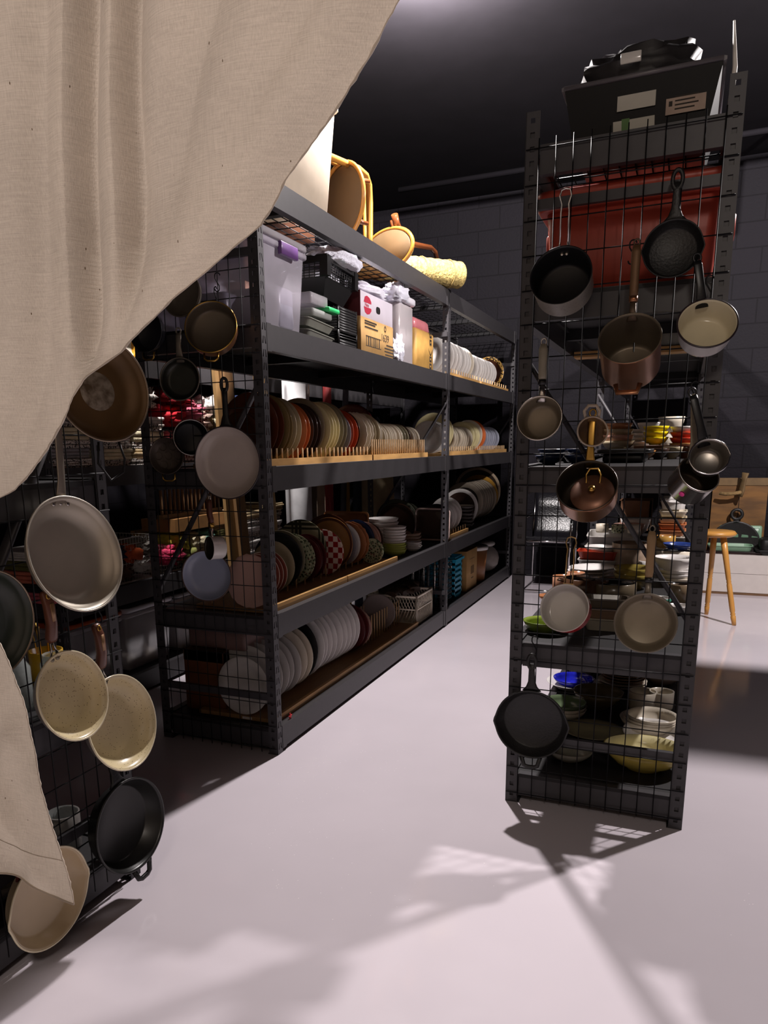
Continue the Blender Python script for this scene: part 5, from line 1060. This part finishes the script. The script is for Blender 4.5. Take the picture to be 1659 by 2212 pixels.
tag(MB().loft([(0, 0, 0), (.006, 0, .14), (-.006, .02, .27)], [(.022, .008), (.018, .007), (.003, .003)], seg=6).build('paper_roll', mat('white_paper', '#d7d2cb', rough=.7)), 'white paper wedge standing beside the black bin', 'paper').location = (.045, 2.74, E5+.006)
# unseen side rack, added to cast the shadow patch on the right floor
t = rack('unseen narrow black rack added to shade the floor right of the aisle', (1.02, 4.12, 0), 0, [1.8], [.119, .7, 1.3, 1.9, 2.35], 2.36, None, top_wire=False); t.scale = (1, .77, 1)

# ------------------------------------------------------------------ the far right corner and the far end of the aisle
WBOX = mat('white_laminate', '#cfc7c2', rough=.4, var=.03)
for k in range(2):
    t = thing('drawer_box', f'{("lower", "upper")[k]} of two low white boxes along the back wall', 'box', (.75, 7.44, .022+.165*k)); MB().box((-.70, -.2, 0), (.70, .2, .162)).build('box_body', WBOX, t)
tag(MB().box((.08, 7.24, 0), (1.42, 7.63, .02)).build('wood_skid', mat('brown_skid', '#6e5138', rough=.7)), 'brown wooden skid under the white boxes', 'board')
o = thing('tray', 'dark red oblong tray on the white boxes', 'tray', (.55, 7.40, .352)); MB().rbox((-.33, -.13, 0), (.33, .15, .018), .05).build('base', mat('dark_red_tray', '#3a1216', rough=.25), o); MB().rbox((-.34, -.14, .012), (.34, .16, .024), .06).build('rim', mat('black_red_rim', '#1c0d0f', rough=.25), o)
GRN = mat('mint_enamel', '#83a58a', rough=.35, var=.04)
rect_dish('tray', 'mint green tray lying flat on the dark red tray', .36, .22, .04, GRN, T((.42, 7.38, .377)), 'tray', r=.06)
t = thing('mould_tray', 'mint green mould tray with square cups standing upright', 'tray', M=T((.50, 7.50, .42)) @ RX(-.15)); MB().rbox((-.17, 0, 0), (.17, .035, .16), .02).build('tray_body', GRN, t)
for k in range(4): MB().rbox((-.155+.08*k, -.012, .05), (-.09+.08*k, .01, .14), .008).build('cup', mat('mint_cup', '#6f9178', rough=.35), t)
t = thing('griddle', 'round black iron griddle with ring handle against the wooden boards', 'pan', M=T((.46, 7.50, .47)) @ RX(PI/2-.10)); MB().lathe([(0,-.008),(.19,-.008),(.205,0),(.205,.010),(.19,.004),(0,.002)], 48, M=T((0, -.06, 0))).build('disc', IRON, t); MB().tube([(.042*math.cos(2*PI*k/30), .205+.042*math.sin(2*PI*k/30), .0) for k in range(30)], .015, closed=True).build('ring_handle', IRON, t); MB().loft([(0, .13, .0), (0, .17, .0)], [(.03, .008), (.02, .010)]).build('neck', IRON, t)
t = thing('roasting_pan', 'black roasting pan at the right edge on the white boxes', 'pan', (.76, 7.30, .352)); MB().rbox((-.12, -.06, 0), (.25, .14, .14), .04).build('body', BLPL, t); MB().rbox((-.15, -.07, .03), (.28, .15, .045), .04).build('rim', BLPL, t)
OLDB = mat('old_board_wood', '#5a3d1e', rough=.6, var=.3, scale=3.5, stretch=(1, 1, 5), color2='#7d5628')
t = thing('cutting_board', 'large old wooden board with battens leaning on the back wall', 'board', M=T((.47, 7.585, .35)) @ RX(-.055)); MB().box((-.22, -.025, 0), (.22, 0, .575)).build('board', OLDB, t); MB().box((-.225, -.032, .575), (.225, .006, .64)).build('batten', mat('batten_wood', '#6e5636', rough=.6, var=.15), t); MB().box((-.003, -.026, .0), (.003, -.0245, .575)).build('gap', mat('dark_gap', '#22150b', rough=.9), t)
t = thing('rope_whisk', 'carved wooden handle with twisted rope hanging before the old board', 'utensil', M=T((.475, 7.50, .87)) @ RY(.12)); MB().loft([(0, 0, .17), (0, 0, .10), (0, 0, .02), (0, 0, -.04)], [(.034, .012), (.022, .010), (.03, .012), (.02, .01)]).build('handle', mat('carved_wood', '#6e583a', rough=.7, var=.2), t); MB().tube([(.0, 0, .0), (-.06, -.008, -.02), (-.12, -.008, -.03), (-.17, 0, -.03)], [.018, .016, .018, .014]).build('rope', mat('jute_rope', '#8a7049', rough=.9, bump=1, bscale=60, var=.3), t)
LW = mat('turned_beech', '#c08a45', rough=.35, var=.08, scale=4, coat=.2)
t = thing('stool', 'turned beech stool behind the right rack', 'stool', (.245, 6.16, 0)); MB().lathe([(0,.628),(.12,.628),(.14,.64),(.145,.652),(.13,.668),(0,.664)], 48).build('seat', LW, t)
for k, (a, rr) in enumerate(((-.77, .24), (1.6, .16), (3.7, .14))):
    dx, dy = math.cos(a), math.sin(a); top = Vector((dx*.075, dy*.075, .63)); bot = Vector((dx*rr, dy*rr, 0)); pr = [(0, .014), (.06, .017), (.10, .0185), (.11, .014), (.125, .0185), (.14, .014), (.16, .0185), (.3, .019), (.46, .018), (.475, .0145), (.49, .018), (.505, .0145), (.52, .0175), (.8, .021), (1, .023)]
    MB().loft([bot.lerp(top, s) for s, _ in pr], [(r, r) for _, r in pr], seg=14, sq=1).build('leg', LW, t)
# black sling chair
t = thing('sling_chair', 'black leather sling chair with chrome frame at the end of the aisle', 'chair', (-1.08, 7.05, 0)); LEA = mat('black_leather', '#17161a', rough=.25, var=.1, bump=.2, bscale=70)
MB().loft([(0, -.25, .50), (0, -.20, .455), (0, .0, .44), (0, .17, .46), (0, .22, .52), (0, .27, .72), (0, .30, .92)], [(.20, .012)]*7, up=Vector((0, 0, 1)), seg=12).build('sling', LEA, t)
for s in (-1, 1): MB().tube([(.21*s, -.27, 0), (.21*s, -.27, .62), (.21*s, -.24, .66), (.21*s, .12, .66), (.21*s, .18, .68)], .010).build('frame', CHROME, t); MB().tube([(.20*s, .30, .0), (.20*s, .24, .5), (.20*s, .31, .95)], .010).build('rear_frame', CHROME, t); MB().loft([(.21*s, -.22, .675), (.21*s, .12, .675)], (.022, .009)).build('armrest', LEA, t)
for z in (.02, .47): MB().tube([(-.21, -.27, z), (.21, -.27, z)], .009).build('crossbar', CHROME, t)
t = thing('side_table', 'low gilt-legged black table beside the sling chair', 'table', (-.66, 7.28, 0)); MB().box((-.16, -.14, .10), (.16, .16, .14)).build('lower_shelf', BLPL, t); MB().box((-.16, -.14, .40), (.16, .16, .42)).build('top', BLPL, t)
for x in (-.15, .15):
    for y in (-.13, .15): MB().tube([(x, y, 0), (x, y, .40)], .007).build('leg', BRASS, t)
MB().tube([(-.15, -.13, .28), (.15, -.13, .28)], .006).build('rail', BRASS, t)

# ------------------------------------------------------------------ fabrics and tubs at the left
DX = -2.66
def fold_mesh(w, d, h, n, seed):
    """a folded cloth: n soft layers with a rounded fold at the front"""
    def mk():
        r = random.Random(seed); b = MB(); lh = h/n
        for k in range(n):
            ins = r.uniform(-.006, .010); z = lh*k
            b.rbox((-w/2-ins*.5, -d/2-ins, z), (w/2+ins*.5, d/2, z+lh*.94), min(.02, lh*.5), seg=3)
        return b
    return mk()
def cloth(label, x, y, z, w, d, h, col, n=3, seed=0, rz=0, pat=None, group=None):
    m = pat or mat('cloth_'+col.lstrip('#'), col, rough=.9, var=.18, scale=18, bump=.4, bscale=60)
    o = fold_mesh(w, d, h, n, seed).build('folded_cloth', m); o.matrix_world = T((x, y, z)) @ RZ(PI/2+rz); return tag(o, label, 'cloth', group)
def _scribble(N, L, sp, tc, band, mix, op):
    n = N.new('ShaderNodeTexNoise'); n.inputs['Scale'].default_value = 38; n.inputs['Detail'].default_value = 1; n.inputs['Distortion'].default_value = 3; L.new(tc.outputs['Object'], n.inputs['Vector'])
    mix(op('GREATER_THAN', n.outputs[0], .55), '#2a2428')
def _stripe(N, L, sp, tc, band, mix, op): mix(band(sp.outputs[2], 45, .6), '#3d4a68')
def _spot(N, L, sp, tc, band, mix, op):
    v = N.new('ShaderNodeTexVoronoi'); v.inputs['Scale'].default_value = 55; L.new(tc.outputs['Object'], v.inputs['Vector']); mix(op('LESS_THAN', v.outputs['Distance'], .36), '#6a2030')
SCRIB = pattern_mat('ink_print_cloth', '#cfc6bd', _scribble, .9); STRIP = pattern_mat('blue_striped_cloth', '#c4c8d2', _stripe, .9); SPOT = pattern_mat('red_sprig_cloth', '#d2b3a4', _spot, .9)
rnd = random.Random(11)
tones = [('white', '#d3cec9'), ('scarlet', '#b3202c'), ('rose', '#c4606c'), ('cream', '#cfc3a2'), ('indigo', '#2c3a5e'), ('sky blue', '#8fa2bf'), ('black', '#1c1b1f'), ('coral', '#bf6a55'), ('sand', '#b8a27c'), ('teal', '#2b6a66'), ('grey', '#8a8688'), ('denim', '#46587a'), ('olive', '#6d6a3a'), ('brick', '#8a3b2c')]
def pile(y, z, n, where, colset, pats=(), x=DX-.20, w=.27, hmin=.035, hmax=.06):
    zz = z
    for k in range(n):
        nm, c = colset[k % len(colset)]; h = rnd.uniform(hmin, hmax); p = pats[k % len(pats)] if pats and k % 2 == 0 else None
        what = 'patterned' if p else nm
        cloth(f'{what} cloth, {"bottom" if k == 0 else ORD[k]+" up" if k < n-1 else "top"} in the {where}', x+rnd.uniform(-.015, .02), y, zz, w+rnd.uniform(-.02, .02), .34, h, c, rnd.choice((2, 3, 3, 4)), rnd.randint(0, 99), rnd.uniform(-.06, .06), p, 'folded cloths on the fabric rack'); zz += h
tn = dict(tones); cs = lambda *a: [(k, tn[k]) for k in a]
L3 = 1.2412; L2 = .6202
pile(2.82, L3, 6, 'ink print pile beside the curtain edge', cs('white', 'grey', 'white', 'cream'), (SCRIB,)); pile(3.12, L3, 6, 'pale pile behind the brown copper pan', cs('white', 'cream', 'grey'), (SCRIB,)); pile(3.42, L3, 6, 'ink print pile by the long rack corner', cs('cream', 'sand', 'white'), (SCRIB,))
pile(3.72, L3, 4, 'rose pile behind the small dark pan', cs('rose', 'coral', 'white', 'rose'), (SPOT,)); pile(4.02, L3, 4, 'cream pile right of the rose pile', cs('cream', 'sand', 'white', 'cream'), (SCRIB,)); pile(4.32, L3, 4, 'blue pile behind the large white enamel pan', cs('denim', 'indigo', 'sky blue', 'white'), (STRIP,)); pile(4.62, L3, 6, 'red sprigged pile right of the blue pile', cs('coral', 'rose', 'cream', 'brick'), (SPOT,))
def loose(label, c, s, col, seed, pat=None): return blob('crumpled_cloth', label, c, s, pat or mat('cloth_'+col.lstrip('#'), col, rough=.9, var=.18, scale=18, bump=.4, bscale=60), seed, .24, 'cloth', 10, 'crumpled cloths on the eye-level fabric shelf')
for k, (lb, y, z, sy, sz, col, p) in enumerate((('scarlet', 3.66, .27, .09, .06, '#c01f2c', None), ('deep red', 3.70, .38, .10, .055, '#a01a26', None), ('pink', 3.80, .30, .07, .05, '#d06c80', None), ('white sprigged', 3.93, .26, .10, .07, '', SPOT), ('white', 4.05, .34, .10, .06, '#d9d4cf', None), ('ivory', 4.10, .25, .10, .05, '#cfc3a2', None), ('striped', 4.24, .27, .09, .06, '', STRIP), ('sky blue', 4.36, .26, .09, .06, '#8fa2bf', None), ('indigo', 4.30, .37, .09, .045, '#2c3a5e', None), ('teal', 4.42, .38, .09, .04, '#2b7a70', None), ('black', 4.50, .41, .08, .045, '#1c1b1f', None), ('denim', 4.50, .30, .08, .06, '#46587a', None))):
    loose(f'{lb} crumpled cloth heaped on the eye-level fabric shelf', (DX-.14+.02*(k % 3), y, L3+z), (.14, sy, sz), col or '#ffffff', 40+k, p)
for k, (lb, y, z, col, p) in enumerate((('white', 2.86, .36, '#dad6d2', None), ('ink printed', 3.05, .38, '', SCRIB), ('pale grey', 3.22, .36, '#a9a5a8', None), ('ink lined', 3.42, .36, '', SCRIB))):
    loose(f'{lb} crumpled cloth on top of the pale piles', (DX-.16, y, L3+z), (.14, .12, .06), col or '#ffffff', 60+k, p)
pile(4.90, L3, 5, 'sand pile right of the red sprigged pile', cs('sand', 'brick', 'cream'))
# wire baskets of fabric, second shelf
WHW = mat('white_wire', '#c9c3bd', rough=.35)
def wbasket(label, y, w, h, m, x=DX-.06): return crate('wire_basket', label, .36, w, h, m, T((x-.36, y, L2)), 'basket', None, 7, wires=True)
wbasket('white wire basket of dark cloths between the two nearest racks', 2.95, .46, .24, WHW); wbasket('white wire basket of bright cloths behind the plate rack end', 3.50, .46, .16, WHW)
def heap(label, c, s, col, seed, pat=None): return blob('crumpled_cloth', label, c, s, pat or mat('cloth_'+col.lstrip('#'), col, rough=.9, var=.18, scale=18, bump=.4, bscale=60), seed, .22, 'cloth', 9, 'crumpled cloths in the wire baskets')
for k, (lb, dy, dz, col, p) in enumerate((('black', .08, .05, '#1c1b1f', None), ('brown', .20, .04, '#5d4030', None), ('orange', .26, .13, '#c2582c', None), ('white', .34, .07, '#d3cec9', None), ('dark blue', .16, .14, '#262b45', None), ('grey', .38, .15, '#77716a', None))): heap(f'{lb} crumpled cloth in the wire basket of dark cloths', (DX-.15, 2.97+dy, L2+.02+dz), (.11, .085, .055), col, k, p)
for k, (lb, dy, dz, col, p) in enumerate((('pink', .06, .08, '#c2355a', None), ('yellow', .14, .15, '#b5a83c', None), ('olive', .22, .07, '#77793f', None), ('cream', .30, .13, '#cfc3a2', None), ('mint', .40, .14, '#6fa08c', None), ('sand', .42, .05, '#b8a27c', None))): heap(f'{lb} crumpled cloth in the wire basket of bright cloths', (DX-.13, 3.50+dy, L2+.02+dz), (.12, .085, .06), col, 20+k, p)
for k in range(3): pile(4.14+.30*k, L2, 6, f'{ORD[k]} pile past the bright basket, second shelf', cs('sand', 'white', 'black', 'white', 'white') if k else cs('olive', 'sand', 'cream'), (SCRIB,) if k else (), hmin=.04, hmax=.06)
pile(2.72, L2, 5, 'pink and orange pile left of the aluminium pan', cs('rose', 'black', 'coral', 'olive', 'white'))
# dark slatted frame above the baskets
t = thing('slatted_rack', 'brown slatted wooden rack above the bright cloths', 'rack', (DX-.10, 3.55, .93)); MB().box((-.02, 0, 0), (.02, .62, .022)).box((-.02, 0, .235), (.02, .62, .25)).build('rails', PLY, t)
for k in range(15): MB().box((-.006, .012+.042*k, .022), (.006, .026+.042*k, .235)).build('slat', mat('slat_wood', '#7c5a38', rough=.6, var=.15), t)
MB().box((-.14, .0, -.075), (.10, .62, -.0005)).build('base_box', mat('base_box_wood', '#8a6238', rough=.6, var=.15), t)
for k, z in enumerate((.86,)): tag(MB().box((DX-.30, 3.52, L2), (DX-.27, 4.2, L2+.24)).build('divider_board', CARTON), 'cardboard divider behind the bright cloths', 'board')
# lidded clear tubs on the bottom shelf
for k, (y0, y1, col, lb) in enumerate(((2.75, 3.12, '#b4522c', 'orange lidded'), (3.16, 3.56, '#c9c6cf', 'white lidded'), (3.62, 4.05, '#8f8c90', 'grey lidded'), (4.1, 4.55, '#c9c6cf', 'second white lidded'))):
    t = tote(f'clear tub of small things, {lb}, under the fabric baskets', DX-.46, DX-.075, y0, y1, Z1+.002, .34, CLR2, mat('lid_'+col.lstrip('#'), col, rough=.35), .92, 'clear_tub')
    for j in range(4): MB().rbox((-.10, -.05, 0), (.10, .05, .07), .01).build('contents', mat(f'packed_{j}', ('#8f8a80', '#6b655d', '#a89f92', '#54504c')[j], rough=.6), t, T((.05, (y1-y0)*(-.3+.2*j), .01+.04*(j % 2))))
# tall rolls and boards standing behind the plate rack
def stand_roll(px, r, h, col, label, lean=0, name='fabric_roll', cat='roll', x=-2.36, sq=None):
    p = on_x(px, 940, x); m = mat('roll_'+col.lstrip('#'), col, rough=.7, var=.08)
    b = MB()
    if sq: b.box((-.01, -sq, 0), (.01, sq, h))
    else: b.lathe([(0,0),(r,0),(r,h),(r*.6,h),(r*.6,h-.04),(0,h-.04)], 26)
    o = b.build(name, m); o.matrix_world = T((x, p.y, 0)) @ RX(lean) ; return tag(o, label, cat)
stand_roll(641, .088, 2.3, '#d2d0d2', 'tall white tube standing behind the plate rack'); stand_roll(665, 0, 2.2, '#a9834f', 'tall tan board beside the white tube', .02, 'tall_board', 'board', -2.37, .05); stand_roll(708, .032, 2.25, '#8e3030', 'thin red tube behind the plate rack'); stand_roll(590, 0, 2.1, '#b8935f', 'tan board leaning behind the rust brown plates', .08, 'tall_board', 'board', -2.38, .06)
stand_roll(500, 0, 1.95, '#b18a58', 'tan board leaning behind the rack end', .06, 'tall_board', 'board', -2.40, .05); stand_roll(530, 0, 2.0, '#96714a', 'darker tan board next to the leaning one', .10, 'tall_board', 'board', -2.38, .05); stand_roll(728, .022, 2.2, '#3c3a3f', 'grey rod standing behind the burgundy platter', -.1, 'rod', 'rod'); stand_roll(745, .03, 1.12, '#b08b3e', 'short ochre tube behind the brown tray'); stand_roll(690, .03, 1.13, '#b9a18a', 'short beige tube behind the terracotta tray'); stand_roll(672, .03, 1.1, '#7a6a5a', 'short brown tube next to the beige one')
stand_roll(770, .035, 1.13, '#2c3140', 'short navy tube behind the second shelf'); stand_roll(826, .15, 1.22, '#b3a07c', 'thick beige bolt of cloth behind the big dark tray', .16)
# things on the nearest rack, seen through its mesh
GLS = glass('clear_glass', '#cfd4d2', .72, .04)
for k, (x, y, h, r) in enumerate(((-1.62, 1.30, .18, .05), (-1.66, 1.43, .15, .055), (-1.63, 1.57, .13, .045), (-1.82, 1.36, .2, .055), (-1.85, 1.52, .16, .05))):
    t = thing('glass_jar', f'clear glass jar, {ORD[k]} from the curtain side on the nearest rack', 'jar', (x, y, L2), 0, 'glass jars on the nearest rack'); MB().lathe([(0,0),(r*.9,0),(r,.01),(r,h*.8),(r*.8,h*.92),(r*.82,h),(r*.78,h),(r*.76,h*.92),(r*.95,h*.8),(r*.95,.014),(0,.01)], 28).build('jar_body', GLS, t)
t = thing('utensil_jar', 'yellow jar of gilt cutlery on the nearest rack', 'jar', (-1.72, 1.62, L2)); MB().lathe([(0,0),(.045,0),(.05,.12),(.046,.12),(.04,.008),(0,.008)], 26).build('jar_body', mat('yellow_jar', '#c59a2a', rough=.3), t)
for k in range(6): MB().loft([(.012*math.cos(k), .012*math.sin(k), .01), (.028*math.cos(k), .028*math.sin(k), .16), (.034*math.cos(k), .034*math.sin(k), .20)], [(.003, .002), (.003, .002), (.009, .002)], seg=6).build('cutlery', BRASS, t)
for k in range(3): pot_thing(-1.66-.02*k, 1.24+.15*k, L3, .05, .11, mat('zinc', '#6e6b66', rough=.4, metal=.6, var=.15), mat('zinc', '#6e6b66'), f'grey metal cup, {ORD[k]} from the curtain side on the eye-level shelf', 'cup', 'cup')
bowlat(-1.66, 1.30, Z1, .075, .06, cer('#5a544d'), 'grey bowl on the bottom shelf of the nearest rack'); pot_thing(-1.64, 1.44, Z1, .055, .10, cer('#6b655e'), cer('#4a4540'), 'grey mug on the bottom shelf of the nearest rack', 'mug', 'mug'); pot_thing(-1.68, 1.58, Z1, .05, .12, glass('smoked_glass', '#8f8a86', .5, .06), GLS, 'smoked tumbler on the bottom shelf of the nearest rack', 'tumbler', 'glass')
t = tote('white lidded tub on the second shelf of the nearest rack', -2.2, -1.95, 1.35, 1.66, L2, .17, CLR2, WENAM, .92, 'clear_tub')
t = thing('tin_boxes', 'silver storage tin on the upper shelf of the nearest rack', 'tin', (-1.9, 1.4, Z4)); MB().rbox((-.16, -.2, 0), (.16, .2, .2), .02).build('tin_body', ALU, t)
# things seen through the plate rack's mesh end
t = tote('clear tote pressed against the mesh on the upper shelf', -2.14, -2.045, 2.78, 3.3, Z4+.005, .34, CLR, CLR2)
t = thing('carton', 'pinkish brown carton behind the copper pan on the upper shelf', 'box', (-2.04, 3.38, Z4)); MB().rbox((-.06, -.1, 0), (.08, .1, .30), .004).build('box_body', mat('pinkish_carton', '#9a7058', rough=.75), t)
o = thing('wooden_spoon', 'pale wooden spoon standing on the upper shelf', 'spoon', M=T((-2.12, 2.72, Z4)) @ RX(-.02)); MB().loft([(0, 0, 0), (0, 0, .14), (0, 0, .2), (0, 0, .24)], [(.007, .006), (.008, .006), (.02, .007), (.012, .005)], seg=8).build('spoon_body', mat('pale_spoon_wood', '#c79a5c', rough=.5, var=.08), o)
p = on_x(272, 752, DX-.02)
def _ystripe(N, L, sp, tc, band, mix, op): mix(band(sp.outputs[0], 22, .6), '#c9922e')
o = stand(p.x, p.y, 1.796, .06, plate_mesh(.06, pattern_mat('yellow_striped_glaze', '#d9d4c6', _ystripe)), 'small white dish with yellow stripes under the curtain edge', None, name='dish', cat='dish'); o.matrix_world = T((p.x, p.y, p.z)) @ RZ(1.1) @ RX(PI/2-.1)
tag(MB().rbox((DX-.4, p.y-.2, 1.7952), (DX-.03, p.y+.2, p.z-.062), .01).build('carton', CARTON), 'brown carton carrying the yellow striped dish', 'box')

# ------------------------------------------------------------------ view
SC.view_settings.view_transform = 'Standard'; SC.view_settings.look = 'None'; SC.view_settings.exposure = 0.0; SC.view_settings.gamma = 1
SC.view_settings.use_curve_mapping = False
SC.cycles.max_bounces = 8; SC.cycles.diffuse_bounces = 4; SC.cycles.glossy_bounces = 4; SC.cycles.transparent_max_bounces = 16
SC.cycles.caustics_reflective = False; SC.cycles.caustics_refractive = False; SC.cycles.sample_clamp_indirect = 4
